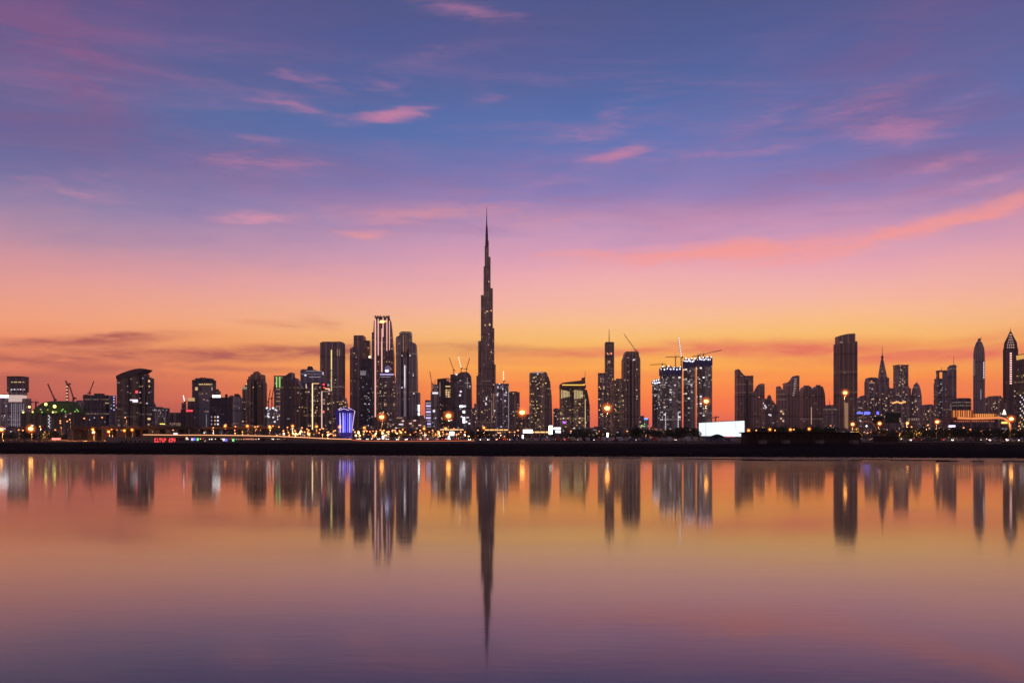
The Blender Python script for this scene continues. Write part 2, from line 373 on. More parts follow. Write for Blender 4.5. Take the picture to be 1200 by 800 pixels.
class Tower:
    """one building: an Empty at its foot; its parts are described by where their edges fall at the building's own distance"""
    def __init__(s, name, label, cx, D, cat='tower', group=None, gz=GZ):
        s.cx, s.D, s.k, s.gz = cx, D, D/F, gz
        s.root = empty(name, (wx(cx, D), D, gz)); tag(s.root, label, cat, group)
        s.vs, s.fs, s.bvh = [], [], None
    def lx(s, px): return (px-s.cx)*s.k
    def lz(s, py): return wz(py, s.D)-s.gz
    def add(s, name, sh, mat, parent=None, solid=True, smooth=False):
        o = mesh_obj(name, sh[0], sh[1], mat, parent or s.root, smooth=smooth)
        if solid:
            k = len(s.vs); s.vs += [Vector(v) for v in sh[0]]; s.fs += [[i+k for i in f] for f in sh[1]]; s.bvh = None
        return o
    def box(s, name, x0, x1, yt, mat, yb=None, d=.9, rot=0, g=0, cut=1.2, dy=0.):
        W_ = (x1-x0)*s.k; a = abs(R(rot))
        w = W_/(math.cos(a)+d*math.sin(a)); dd = w*d
        pl = notched(w, dd, g, min(cut, w*.08), rot, s.lx((x0+x1)/2))
        pl = [(x, y+dy) for x, y in pl]
        return s.add(name, prism(pl, 0 if yb is None else s.lz(yb), s.lz(yt)), mat)
    def sil(s, name, pts, mat, d=None, dy=0., base=True):
        P = [(s.lx(x), s.lz(y)) for x, y in pts]
        if base: P = [(P[0][0], 0)]+P+[(P[-1][0], 0)]
        w = max(p[0] for p in P)-min(p[0] for p in P); d = w*.8 if d is None else d
        n = len(P)
        vs = [(x, -d/2+dy, z) for x, z in P]+[(x, d/2+dy, z) for x, z in P]
        fs = [tuple(range(n)), tuple(reversed(range(n, 2*n)))]+[(i,(i+1)%n,n+(i+1)%n,n+i) for i in range(n)]
        return s.add(name, (vs, fs), mat)
    def loft(s, name, rings, mat, n=12, ry=1., dy=0., yb=None, flat=2.):
        """rings: (y, x0, x1) from the top down; superellipse plan"""
        rr = [(s.lz(y), s.lx((a+b)/2), (b-a)/2*s.k) for y, a, b in rings]
        if yb is None: rr.append((0., rr[-1][1], rr[-1][2]))
        vs = []
        for z, cx_, r in rr:
            for i in range(n):
                t = 2*math.pi*(i+.5)/n; c_, s_ = math.cos(t), math.sin(t)
                e = 2./flat
                vs.append((cx_+r*math.copysign(abs(c_)**e, c_)/(math.cos(math.pi/n)**e if n <= 8 else 1), dy+r*ry*math.copysign(abs(s_)**e, s_), z))
        fs = [tuple(range(n)), tuple(reversed(range((len(rr)-1)*n, len(rr)*n)))]
        for j in range(len(rr)-1):
            for i in range(n): fs.append((j*n+i, j*n+(i+1)%n, (j+1)*n+(i+1)%n, (j+1)*n+i))
        return s.add(name, (vs, fs), mat)
    def mast(s, name, x, y0, y1, w=1.2, mat=None, dy=0.):
        return s.add(name, cyl(s.lx(x), dy, s.lz(y1), s.lz(y0), w*s.k/2, w*s.k*.2, 6), mat or STEEL, solid=False)
    def hit(s, px, py):
        if s.bvh is None: s.bvh = BVHTree.FromPolygons(s.vs, s.fs)
        o = Vector((0,0,CAMZ))-Vector(s.root.location)
        d = Vector(((px-600)/F, 1, (512-py)/F)).normalized()
        return s.bvh.ray_cast(o, d)
    def stick(s, name, px, py, w, h, mat, t=.8, parent=None, gap=.15):
        """a panel w x h (photo pixels) fixed on the face that stands there"""
        p, n, i, dist = s.hit(px, py)
        if p is None: return None
        n = Vector(n); 
        if n.dot(Vector(((px-600)/F, 1, 0))) > 0: n = -n
        n = Vector((n.x, n.y, 0))
        n = Vector((0,-1,0)) if n.length < .1 else n.normalized()
        u = Vector((-n.y, n.x, 0)); ww = w*s.k/2; hh = h*s.k/2
        vs = []
        for q in (gap, gap+t):
            for a, b in ((-1,-1),(1,-1),(1,1),(-1,1)):
                vs.append(tuple(p+n*q+u*a*ww+Vector((0,0,1))*b*hh))
        fs = [(3,2,1,0),(4,5,6,7),(0,1,5,4),(1,2,6,5),(2,3,7,6),(3,0,4,7)]
        return mesh_obj(name, vs, fs, mat, parent or s.root)
    def wins(s, n, x0, x1, y0, y1, mats, w=1.2, h=1.1, seed=0):
        rg = random.Random(s.cx*13+seed+n)
        fl = 4.0/s.k
        for _ in range(n):
            px = rg.uniform(x0, x1); py = rg.uniform(y0, y1)
            s.stick('window', px, py, w*rg.uniform(.7, 1.3), h*rg.uniform(.7, 1.2), rg.choice(mats), t=.4)
STEEL = simple('dark_steel', (.09,.08,.09), .5, .6)
CONC = simple('concrete', (.25,.23,.22), .85)
ROOF = simple('roof_dark', (.08,.075,.08), .8)
gW = glow('warm', (1,.55,.22), 1.1); gO = glow('orange', (1,.36,.08), 3.0); gG = glow('gold', (1,.66,.22), .85); gC = glow('cool', (.9,.84,.95), 1.1)
gCd = glow('cool_dim', (.75,.68,.8), .30); gWd = glow('warm_dim', (1,.58,.34), .28); gP = glow('pink', (1,.62,.55), 1.1); gR = glow('red', (1,.03,.05), 2.0)
gB = glow('blue', (.10,.10,.9), 1.6); gV = glow('violet', (.5,.12,.9), 2.2); gGr = glow('green', (.35,.9,.15), 1.2); gY = glow('yellow', (1,.85,.16), 4.)
gWW = glow('white', (.92,.97,1), 4.5); gHead = glow('lamp', (1,.38,.06), 8.); gHeadS = glow('lamp_small', (1,.28,.06), 3.2); gTail = glow('tail', (1,.04,.03), 5.)
gLv = glow('lavender', (.62,.52,1), 1.3); gBl = glow('bulb', (1,.7,.5), 3.); gBulbW = glow('bulb_white', (.95,.9,1), 2.6)
gSoft = glow('soft', (1,.70,.48), .62)
WIN = [gW, gWd, gSoft, gWd, gSoft, gWd]; WINW = [gW, gWd, gWd, gG]; WINC = [gC, gCd, gCd, gWd]

# ------------------------------------------------------------ the setting: water, bank, land
SH = [(-9000,2600),(-2500,700),(-900,400),(-400,325),(-154,297),(-48,276),(0,261),(24,257),(45,254),(75,250),(110,240),(180,222),(300,190),(700,120),(2500,60),(9000,40)]
def shore(x):
    for (a, ya), (b, yb) in zip(SH, SH[1:]):
        if a <= x <= b: return ya+(yb-ya)*(x-a)/(b-a)
    return SH[0][1] if x < 0 else SH[-1][1]
wm = bpy.data.materials.new('water'); wm.use_nodes = True
t = wm.node_tree; b = t.nodes['Principled BSDF']
b.inputs['Base Color'].default_value = (.006,.008,.013,1); b.inputs['Roughness'].default_value = .058; b.inputs['IOR'].default_value = 1.36
b.inputs['Specular IOR Level'].default_value = .5
g2 = t.nodes.new('ShaderNodeBsdfPrincipled'); g2.inputs['Base Color'].default_value = (.006,.008,.013,1); g2.inputs['Roughness'].default_value = .20; g2.inputs['IOR'].default_value = 1.36
tx = t.nodes.new('ShaderNodeTexCoord'); mp = t.nodes.new('ShaderNodeMapping'); mp.inputs['Scale'].default_value = (.022,.085,1); t.links.new(tx.outputs['Object'], mp.inputs[0])
nn = t.nodes.new('ShaderNodeTexNoise'); nn.inputs['Scale'].default_value = 1; nn.inputs['Detail'].default_value = 5; nn.inputs['Roughness'].default_value = .6; t.links.new(mp.outputs[0], nn.inputs[0])
mp2 = t.nodes.new('ShaderNodeMapping'); mp2.inputs['Scale'].default_value = (.9,2.6,1); mp2.inputs['Rotation'].default_value = (0,0,.3); t.links.new(tx.outputs['Object'], mp2.inputs[0])
n2 = t.nodes.new('ShaderNodeTexNoise'); n2.inputs['Scale'].default_value = 1; n2.inputs['Detail'].default_value = 4; t.links.new(mp2.outputs[0], n2.inputs[0])
mr = t.nodes.new('ShaderNodeMapRange'); t.links.new(nn.outputs['Fac'], mr.inputs[0]); mr.inputs[1].default_value = .3; mr.inputs[2].default_value = .7; mr.inputs[3].default_value = -.02; mr.inputs[4].default_value = .15
ms = t.nodes.new('ShaderNodeMixShader'); sy_ = t.nodes.new('ShaderNodeSeparateXYZ'); t.links.new(tx.outputs['Object'], sy_.inputs[0])
far_ = t.nodes.new('ShaderNodeMapRange'); t.links.new(sy_.outputs[1], far_.inputs[0]); far_.inputs[1].default_value = 75; far_.inputs[2].default_value = 230; far_.inputs[3].default_value = 0; far_.inputs[4].default_value = .40
ax_ = t.nodes.new('ShaderNodeMath'); ax_.operation = 'ADD'; t.links.new(mr.outputs[0], ax_.inputs[0]); t.links.new(far_.outputs[0], ax_.inputs[1]); ax_.use_clamp = True; t.links.new(ax_.outputs[0], ms.inputs[0]); t.links.new(b.outputs[0], ms.inputs[1]); t.links.new(g2.outputs[0], ms.inputs[2])
bp = t.nodes.new('ShaderNodeBump'); bp.inputs['Strength'].default_value = .012; bp.inputs['Distance'].default_value = .12; t.links.new(n2.outputs['Fac'], bp.inputs['Height'])
bp2 = t.nodes.new('ShaderNodeBump'); bp2.inputs['Strength'].default_value = .01; bp2.inputs['Distance'].default_value = .9; t.links.new(nn.outputs['Fac'], bp2.inputs['Height']); t.links.new(bp.outputs[0], bp2.inputs['Normal'])
t.links.new(bp2.outputs[0], b.inputs['Normal']); t.links.new(bp2.outputs[0], g2.inputs['Normal'])
t.links.new(ms.outputs[0], t.nodes['Material Output'].inputs[0])
gx = [-9000,-4000,-1500,-600,-300,-150,-75,-35,-12,12,35,75,150,300,600,1500,4000,9000]; gy = [-300,-60,0,30,70,130,200,300,380,700,1500,2950]
wv_, wf_ = [], []
for y in gy:
    for x in gx: wv_.append((x, min(y, shore(x)+30), 0))
for jj in range(len(gy)-1):
    for ii in range(len(gx)-1):
        a = jj*len(gx)+ii; q4 = (a, a+1, a+1+len(gx), a+len(gx))
        if len({wv_[k] for k in q4}) == 4 and wv_[q4[3]][1] > wv_[a][1]: wf_.append(q4)
tag(mesh_obj('water', wv_, wf_, wm), kind='structure')
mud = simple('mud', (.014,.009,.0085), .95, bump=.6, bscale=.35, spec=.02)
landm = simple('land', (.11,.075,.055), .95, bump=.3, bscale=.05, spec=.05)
# bank: a slope of rubble from under the water up to the land
xs = [-9000,-5000,-2500,-1400,-900]+[-700+i*12 for i in range(92)]+[430+i*60 for i in range(12)]+[1400,2500,5000,9000]
rows = [(-6,-.9),(-1.5,-.12),(0,.05),(1.5,.32),(5,.85),(10,1.35),(18,1.9),(26,2.35),(34,2.7),(42,2.93),(46,3.0)]
vs, fs = [], []
for x in xs:
    y = shore(x)
    for k, (dy, z) in enumerate(rows):
        j = noise.noise(Vector((x*.03, k*.5, 3))); j2 = noise.noise(Vector((x*.11, k*1.9, 9)))
        last = k == len(rows)-1
        if k in (len(rows)-2, len(rows)-3): z += max(-.1, .55*noise.noise(Vector((x*.045, 4, k*.3)))+.3*noise.noise(Vector((x*.2, 8, k))))
        vs.append((x, y+dy+(0 if last else j*4.5+j2*1.6), z if last or k == 0 else z+j2*.22))
nr = len(rows)
for i in range(len(xs)-1):
    for k in range(nr-1): a = i*nr+k; fs.append((a, a+nr, a+nr+1, a+1))
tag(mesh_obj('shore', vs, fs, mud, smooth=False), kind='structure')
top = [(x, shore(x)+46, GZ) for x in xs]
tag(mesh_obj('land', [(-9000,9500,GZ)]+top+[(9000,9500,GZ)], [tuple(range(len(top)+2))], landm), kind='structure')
# low mud spits just off the bank
def spit(pts, h, name='mudflat'):
    vs = []; n = len(pts)
    for i, (x, y, hw) in enumerate(pts):
        vs += [(x, y-hw, -.25), (x, y-hw*.4, h), (x, y+hw*.5, h*.9), (x, y+hw, -.25)]
    fs = [(i*4+k, i*4+4+k, i*4+5+k, i*4+1+k) for i in range(n-1) for k in range(3)]
    tag(mesh_obj(name, vs, fs, mud), kind='structure')
def spit_px(x0, x1, py0, py1, th, h=.12):
    pts = []
    for i in range(9):
        q = i/8; px = x0+(x1-x0)*q; py = py0+(py1-py0)*q
        Y = CAMZ*F/(py-512); hw = th*Y/(py-512)*math.sin(math.pi*(q*.94+.03))**.5
        pts.append((wx(px, Y), Y, hw*random.uniform(.7, 1.15)))
    spit(pts, h)
spit_px(714, 752, 536.2, 536.3, .55); spit_px(790, 905, 537.4, 538.6, .45); spit_px(870, 985, 539.2, 539.4, .5); spit_px(996, 1010, 539.6, 539.6, .5)
spit_px(1008, 1045, 538.2, 538.5, .4); spit_px(1045, 1110, 539.3, 539.5, .45); spit_px(1098, 1122, 540.4, 540.4, .5); spit_px(1140, 1152, 540.6, 540.6, .5); spit_px(1176, 1215, 540.6, 541, .6)
# shore road behind the bank, running away from right to left
asph = simple('asphalt', (.05,.05,.052), .8, bump=.2, bscale=.8); kerbm = simple('kerb', (.3,.28,.26), .8); paint = simple('road_paint', (.75,.73,.68), .6)
RD = [(1500,330),(600,400),(330,430),(220,440),(130,450),(64,460),(24,480),(-28,520),(-64,570),(-140,640),(-300,720),(-700,800),(-2500,1100)]
def offset_line(line, off):
    out = []
    for i, p in enumerate(line):
        a = Vector(line[max(0,i-1)]); b_ = Vector(line[min(len(line)-1,i+1)]); d = (b_-a).normalized(); out.append((p[0]+d.y*off, p[1]-d.x*off))
    return out
def band(name, line, a, b_, z, mat, h=0.):
    A, B = offset_line(line, a), offset_line(line, b_); n = len(line)
    vs = [(x,y,z) for x,y in A]+[(x,y,z) for x,y in B]
    fs = [(i,i+1,n+i+1,n+i) for i in range(n-1)]
    if h:
        vs += [(x,y,z-h) for x,y in A]+[(x,y,z-h) for x,y in B]
        fs += [(i,i+1,2*n+i+1,2*n+i) for i in range(n-1)]+[(n+i,n+i+1,3*n+i+1,3*n+i) for i in range(n-1)]
    return tag(mesh_obj(name, vs, fs, mat), kind='structure')
band('road', RD, -7, 7, GZ+.006, asph); band('kerb', RD, -7.4, -7.0, GZ+.13, kerbm, .12); band('kerb', RD, 7.0, 7.4, GZ+.13, kerbm, .12)
band('road_marking', RD, -.12, .12, GZ+.012, paint)

# thin evening haze over the whole city
hz = bpy.data.materials.new('haze'); hz.use_nodes = True; ht_ = hz.node_tree; ht_.nodes.remove(ht_.nodes['Principled BSDF'])
pv = ht_.nodes.new('ShaderNodeVolumePrincipled'); pv.inputs['Color'].default_value = (.93,.86,.86,1); pv.inputs['Density'].default_value = 2.9e-5; pv.inputs['Anisotropy'].default_value = .45
ht_.links.new(pv.outputs[0], ht_.nodes['Material Output'].inputs['Volume'])
tag_ = mesh_obj('haze', *box(-9200, 9200, -400, 9700, -2, 900), None); tag_.data.materials.append(hz); tag(tag_, kind='stuff')

# rubble along the wet edge and scrub on the bank: nobody could count them
rg = random.Random(3); rsh = []; 
for i in range(2600):
    x = rg.triangular(-260, 330, 40); y = shore(x)+rg.choice([rg.uniform(-3,4), rg.uniform(-3,4), rg.uniform(2,40)]); r_ = rg.uniform(.15, .6)*(1.3 if rg.random() < .1 else 1)
    zz = .05+max(0, min(1, (y-shore(x))/44))**.8*2.7
    vv, ff = ball((x, y, zz+r_*.15), r_, 5, 3, rg.uniform(.4,.9)); vv = [(a_+rg.uniform(-.2,.2)*r_, b_+rg.uniform(-.2,.2)*r_, c_) for a_, b_, c_ in vv]; rsh.append((vv, ff))
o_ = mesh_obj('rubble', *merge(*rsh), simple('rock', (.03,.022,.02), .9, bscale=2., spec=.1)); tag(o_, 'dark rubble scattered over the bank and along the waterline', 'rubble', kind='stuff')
vs, fs = [], []
for i in range(900):
    x = rg.uniform(-260, 330); y = shore(x)+rg.uniform(22, 45.5)+2*noise.noise(Vector((x*.05,0,0))); zz = 2.4 if y < shore(x)+32 else 2.85; h = rg.uniform(.25, 1.0)*(.4+.9*max(0, noise.noise(Vector((x*.04, 3, 7)))+.3))
    for b in range(6):
        a_ = rg.uniform(0,6.28); l_ = rg.uniform(.1,.5); k_ = len(vs); cx_, cy_ = x+rg.uniform(-.5,.5), y+rg.uniform(-.5,.5)
        vs += [(cx_-.05, cy_, zz), (cx_+.05, cy_, zz), (cx_+math.cos(a_)*l_, cy_+math.sin(a_)*l_, zz+h*rg.uniform(.6,1))]; fs.append((k_,k_+1,k_+2))
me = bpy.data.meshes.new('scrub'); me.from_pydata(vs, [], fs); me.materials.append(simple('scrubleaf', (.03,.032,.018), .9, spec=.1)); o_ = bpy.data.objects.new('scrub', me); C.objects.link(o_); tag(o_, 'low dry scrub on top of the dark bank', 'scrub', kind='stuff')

# ------------------------------------------------------------ the skyline
FB = fac(BROWN, GL, .06, WARM, .8); FBl = fac(BROWN, GL, .16, WARM, .8, 4, 4.5); FM = fac(MAUVE, GL, .05, WARM, .8); FMl = fac(MAUVE, GL, .18, WARM, .9)
FG = fac(GREY, GL, .05, WARM, .8); FGl = fac(GREY, GL, .16, WHITE, .8); FP = fac(PALE, GL, .06, WHITE, .6, 4, 4, 12); FD = fac(DARK, GLB, .06, WARM, .9); FDl = fac(DARK, GLB, .18, WARM, .9)
FBU = fac(BLUE, GLB, .05, WHITE, .7); FGold = fac((.36,.27,.2), GL, .26, GOLD, .7, 4, 4.5, 30.); FCon = fac((.3,.27,.27), GLB, .34, (.8,.72,.7), 1.1, 5, 6, 40.)
FMg = fac(MAUVE, GL, .34, GOLD, .6, 5, 5, 60.)
# --- pale towers with the glowing crown
a = Tower('tower', 'pale bluish tower with a glaring white band along its flat top', 4, 2600)
a.box('shaft', -6, 13.5, 466, FP, d=.8, g=4); a.box('light_band', -6, 11.5, 463, gWW, 466.6, d=.8); a.box('roof_slab', -6.4, 12, 462.4, ROOF, 463, d=.85); a.wins(8, -2, 12, 470, 500, WINC)
a = Tower('tower', 'tower with a dark cube on top of a glowing white collar', 22, 2500)
a.box('shaft', 12, 29, 471, FP, d=.9, g=5); a.box('side_wing', 29, 34, 467, FG, d=2.4); a.box('collar', 13.5, 28, 463, glow('collar', (1,.72,.62), .55), 471, d=.95)
a.box('neck', 13.5, 28.5, 459.5, FP, 463, d=.95); a.box('top_cube', 12.3, 29.8, 441.8, FD, 459.5, d=.95, g=3); a.box('roof_slab', 12, 30.2, 441.2, ROOF, 441.8, d=.98)
for i in range(9): a.stick('window', 14+i*1.7, 447.6, 1.2, 1, [gG, gWd, gG][i % 3])
for i in range(9): a.stick('window', 13.6+i*1.8, 456.2, 1.1, 1.2, [gC, gCd][i % 2])
for i in range(7): a.stick('light_strip', 13.6+i*2.3, 488, .35, 30, gCd)
# --- green construction mound
a = Tower('construction_site', 'unfinished round building lit green and yellow under cranes', 66, 1500, 'building')
GRN = simple('green_lit', (.10,.16,.05), .9, bscale=.3)  # green of the site lighting put into the base colour
a.box('base_storeys', 32, 94, 484, fac((.13,.11,.10), GL, .05, WARM, 1.2, 3.5, 5), d=.5, g=8)
a.loft('dome_frame', [(470,60,84),(471.5,52,90),(475,46,93),(479,41,95),(484.5,38,97)], GRN, n=20, ry=.7, yb=484.5)
for x, y, r in ((69,474.6,2.6),(79,477,2.9),(48,477.5,2.0),(41,483.6,1.5),(54,483.4,1.2),(77,483.6,1.3)):
    f_ = mesh_obj('floodlight', *ball((a.lx(x), -42 if x > 50 else -36, a.lz(y)), r*a.k*.62), gY, a.root)
for i in range(16): a.stick('work_light', 42+random.random()*50, 479+random.random()*6, 1.4, .7, random.choice([gGr, gGr, gG, gCd]))
for i in range(9): a.stick('work_light', 57.3+(i % 2)*.5, 487+i*2, 1.1, 1.2, gC)
for i in range(12): a.stick('scaffold_post', 36+i*5, 495, .4, 22, CONC)
a = Tower('tower_block', 'dim grey block rising behind the green construction site', 94, 2300); a.box('shaft', 90, 98, 470, FG, d=1); a.box('roof_room', 91, 95.5, 469, ROOF, 470); a.wins(3, 91, 97, 473, 500, WINC)
a = Tower('tower_block', 'wide dark block with a stepped parapet and small blue lights on its corner', 118, 2200)
a.box('shaft', 100, 127, 463, fac((.11,.10,.13), GL, .03, WARM, .6), d=.5, g=6); a.box('roof_room', 112, 121, 461, ROOF, 463); a.box('stair_tower', 100, 103, 462.2, ROOF, 463, d=2); a.box('side_wing', 127, 136.5, 463.6, FBU, d=1.2, rot=18)
for y in (465, 468, 471, 475, 480): a.stick('blue_light', 133.5, y, 1.2, 1.3, gLv)
a.wins(6, 104, 134, 480, 503, WINC, 1, 1)
a = Tower('tower_block', 'narrow low block with two lit windows beside the curved sail tower', 139, 2400); a.box('shaft', 136, 142, 474, FM, d=1); a.box('roof_room', 137, 140, 473.2, ROOF, 474); a.stick('window', 140.6, 480.5, 1.2, 1.2, gC); a.stick('window', 140.6, 496, 1.2, 1.2, gG)
# --- sail topped tower
a = Tower('tower', 'tall dark tower under a swept sail roof, ragged balconies on one side', 160, 1900)
a.sil('shaft', [(141.5,446),(141.5,443),(149,441),(160,440),(166,440)], fac((.17,.12,.10), GL, .30, (1,.66,.34), .16, 3.6, 6., 21.), d=38)
a.sil('roof_sail', [(141,444.5),(141,441),(147,438),(155,435.2),(162,433.2),(169,432.4),(174.4,432.8),(173,434.6),(168.5,437.5),(163,440.5),(150,442.6)], simple('sail', (.10,.07,.08), .6), d=42, base=False)
a.sil('rear_wing', [(166,438),(171,438),(171,441),(176.5,443),(176.5,470),(180,478)], FD, d=30, dy=4)
for i in range(16): a.box('balcony', 176, 178.6+.5*(i % 2), 444.5+i*2.6, CONC, 445.4+i*2.6, d=2.6, dy=2)
for x in (151.6, 165.4, 171): a.stick('recess_strip', x, 475, 1.4, 66, simple('recess', (.03,.028,.03), .8))
for x,y,w,h,m_ in ((174.4,446.4,4,2.4,gW),(174.6,452.5,2,1.6,gG),(165.5,452.6,4,1.4,gWd),(165,459.6,2,1.6,gC),(174.5,459.8,2.4,1.6,gCd),(167.5,443,1.4,1.4,gCd),(164,466.4,1.2,1.2,gCd),(172,472.4,1.6,1.2,gC),(165,471.6,1.4,1.4,gG),(174.8,490.6,3.4,2,gW),(149.6,452.4,1.2,1,gCd),(153,460.4,1.4,.8,gWd)): a.stick('window', x, y, w, h, m_)
a.stick('beacon', 160.3, 459, 2.6, 2.8, gR)
sg = a.stick('sign', 157, 468.6, 9, 1.4, gC); a.stick('sign', 158.6, 470.2, 6, 2, gC)
a = Tower('apartment_block', 'mid-height block with pale vertical bays beside the sail tower', 188, 1900, 'building')
a.box('shaft', 179, 197, 478, fac((.2,.18,.2), GL, .12, WHITE, .7), d=.6, g=4); a.box('roof_room', 182, 190, 476.8, ROOF, 478)
for x in (182.4, 184.4, 194): a.stick('pale_bay', x, 493, 1.2, 26, simple('pale_bay', (.5,.48,.55), .6))
a.stick('lit_entrance', 190.5, 496.8, 6, 1.3, glow('entrance', (1,.75,.1), 2.)); a.wins(9, 181, 196, 480, 495, WINC)
a = Tower('low_block', 'plain brown block with a row of lit shopfronts at its foot', 205, 2000, 'building'); a.box('shaft', 197, 213.5, 483.4, FM, d=.7, g=3)
for i in range(6): a.stick('shopfront', 200+i*2.3, 496+.3*(i%2), 1.8, 1.2, gWd)
a = Tower('tower_block', 'small block crowned by a yellow lit box, red sign on its lower wing', 222, 2000)
a.box('shaft', 221, 228, 470, FD, d=1); a.box('top_box', 221.4, 227.4, 466, glow('yellowbox', (1,.62,.2), .5), 470); a.box('lower_wing', 216, 227.6, 480, fac((.13,.11,.11), GL, .02), d=.8, dy=-14); a.box('grey_wing', 213.4, 217.5, 472, FG, d=1)
a.stick('sign', 222, 481.2, 7.6, 1.8, gR)
a = Tower('tower', 'square tower with gridded glass front, its parapet lit gold', 239.6, 2100)
a.box('shaft', 228, 250.6, 448, fac((.20,.17,.18), (.10,.10,.15), .08, WARM, .6, 11, 8, 200.), d=.8, g=3); a.box('crown', 231, 248.6, 443.4, FB, 448, d=.9); a.box('parapet', 228, 250.6, 445.4, ROOF, 448.2, d=.82); a.box('roof_room', 235, 241, 442.4, ROOF, 443.4)
for i in range(8): a.stick('parapet_light', 234+i*2, 450.2, 1.6, 1, gG)
for x,y in ((238,461.2),(241.6,461),(239,468),(243,469),(246,469.6),(241,482),(243.6,482)): a.stick('window', x, y, 2, 1.3, gWd)
for i in range(7): a.stick('light_strip', 242+.4*(i%2), 486+i*2.2, 1.3, 1.6, gCd)
for i in range(6): a.stick('glass_bay', 234.6+i*2.1, 482, 1.3, 38, simple('bright_glass', (.34,.34,.44), .3))
a = Tower('tower_block', 'slim stepped block peeping out behind the gold parapet tower', 254, 2500); a.box('shaft', 249, 257.4, 458, FM, d=1); a.box('crown', 251, 256, 456, ROOF, 458)
a = Tower('office_block', 'dark blue glass block with a glaring white rooftop sign', 259, 1900)
a.box('shaft', 247.6, 270, 466.4, fac((.05,.05,.09), (.03,.035,.08), .04, WARM, .5), d=.7, g=5, rot=0); a.box('sign', 249, 258.2, 463, gWW, 466.2, d=.1); a.box('roof_slab', 247.2, 270.4, 465.8, ROOF, 466.4, d=.72)
for i in range(3):
    for j in range(3): a.stick('window', 247.8+i*3.8, 488.4+j*4.2, 1.8, 1.8, [gCd, gW, gC][i])
a = Tower('tower_block', 'brown block with cluttered roof next to the blue glass block', 275, 2400); a.box('shaft', 269.5, 281, 464, FB, d=.9, g=2)
for x0, x1, y in ((264,266.5,461.8),(270.5,272.6,463),(275,279.6,461.4),(280,281.6,462.6)): a.box('roof_plant', x0, x1, y, ROOF, 464.5 if x0 > 269 else 466)
a = Tower('tower_block', 'pale grey block with a rounded bay up its front', 280.5, 2300); a.box('shaft', 276, 285.4, 466, fac((.42,.38,.44), (.2,.19,.24), .02, WHITE, .5, 4, 4, 9.), d=.9); a.loft('round_bay', [(470,275,280),(471,274.4,280.6)], fac((.5,.45,.5), (.2,.19,.24), .02), dy=-9)
a = Tower('tower', 'slim tower with a greenish crown and a lit golden spire', 289, 2250)
a.box('shaft', 285, 293, 456, FB, d=1, g=2); a.box('crown', 285.4, 293, 453, glow('gcrown', (.5,.6,.3), .3), 456.6); a.box('lantern', 287.4, 291.8, 450.8, ROOF, 453); a.loft('spire', [(446,290,290.4),(450.9,288.6,291.6)], glow('spirelight', (1,.78,.4), 1.6), n=8, yb=450.9)
a = Tower('tower', 'massive brown stepped tower with a dark recess down its middle', 301.5, 2100)
a.sil('shaft', [(291.8,445),(293.4,445),(293.4,441.4),(296,441.4),(296,439),(308.6,439),(309,446),(310.6,450)], fac((.36,.22,.16), GL, .07, WARM, .8, 4, 4, 12.), d=34)
a.box('crown', 297.4, 304.4, 436.4, fac((.36,.22,.16), GL, .0), 439.2, d=1); a.box('roof_room', 299, 303, 435.2, ROOF, 436.4)
for x, w in ((299.4,4),(307.2,1),(294.4,1)): a.stick('recess_strip', x, 472, w, 52, simple('recess', (.03,.028,.03), .8))
a.wins(10, 297, 302, 446, 490, WIN)
for x in (303.4, 305.6, 309.2): a.stick('pilaster', x, 474, .8, 60, simple('ochre', (.35,.19,.12), .8))
a = Tower('construction_site', 'half-built low frame with rows of bright white work lights', 317.5, 1700, 'building')
a.box('frame', 310.5, 324.6, 478, fac((.2,.18,.18), (.1,.1,.1), .45, WHITE, .8, 5, 5, 50.), d=.8, g=3)
for x, y in ((313,478),(317,479),(320,478),(323,480),(324,481),(314,487),(315,488.4),(320,489),(325,488),(325,491),(322,494)): a.stick('work_light', x, y, 2, 1.5, gBulbW if y < 479 else gC)
a = Tower('tower', 'tower whose upper floors carry green-lit vertical stripes', 328, 2500)
a.box('shaft', 322.4, 335, 441, FMl, d=.9, g=2); a.box('roof_slab', 322, 335.4, 440.4, ROOF, 441)
for x in (324, 326, 328, 330.4, 332.8): a.stick('green_stripe', x, 447.6, .8, 12.5, gGr if x in (324, 328) else glow('greendim', (.45,.6,.25), .4))
for y, w in ((456,8),(461,7),(465,6),(470,7),(476,8)): a.stick('window', 327.5, y, w, .9, gWd)
a.wins(6, 323, 332, 470, 495, WIN)
a = Tower('tower', 'dark tower with a gabled top and a sloping shoulder', 343, 2000)
a.sil('shaft', [(330.6,445.5),(335,441.6),(340.5,437.6),(343.6,436.8),(343.9,442),(348,443),(354,454)], fac((.2,.14,.13), GL, .03, WARM, .6, 4, 4, 8.), d=32)
a.box('side_wing', 345, 358.6, 455, fac((.17,.12,.10), GL, .05, WARM, .7), d=.6, dy=8, g=2)
a.stick('glass_bay', 336, 474, 6.6, 56, simple('dark_bay', (.035,.035,.055), .25)); a.stick('pilaster', 342.5, 476, 3, 58, simple('umber', (.17,.12,.11), .8))
a.wins(6, 346, 357, 449, 500, WIN); a.stick('window', 338, 490.5, 3, .8, gCd)
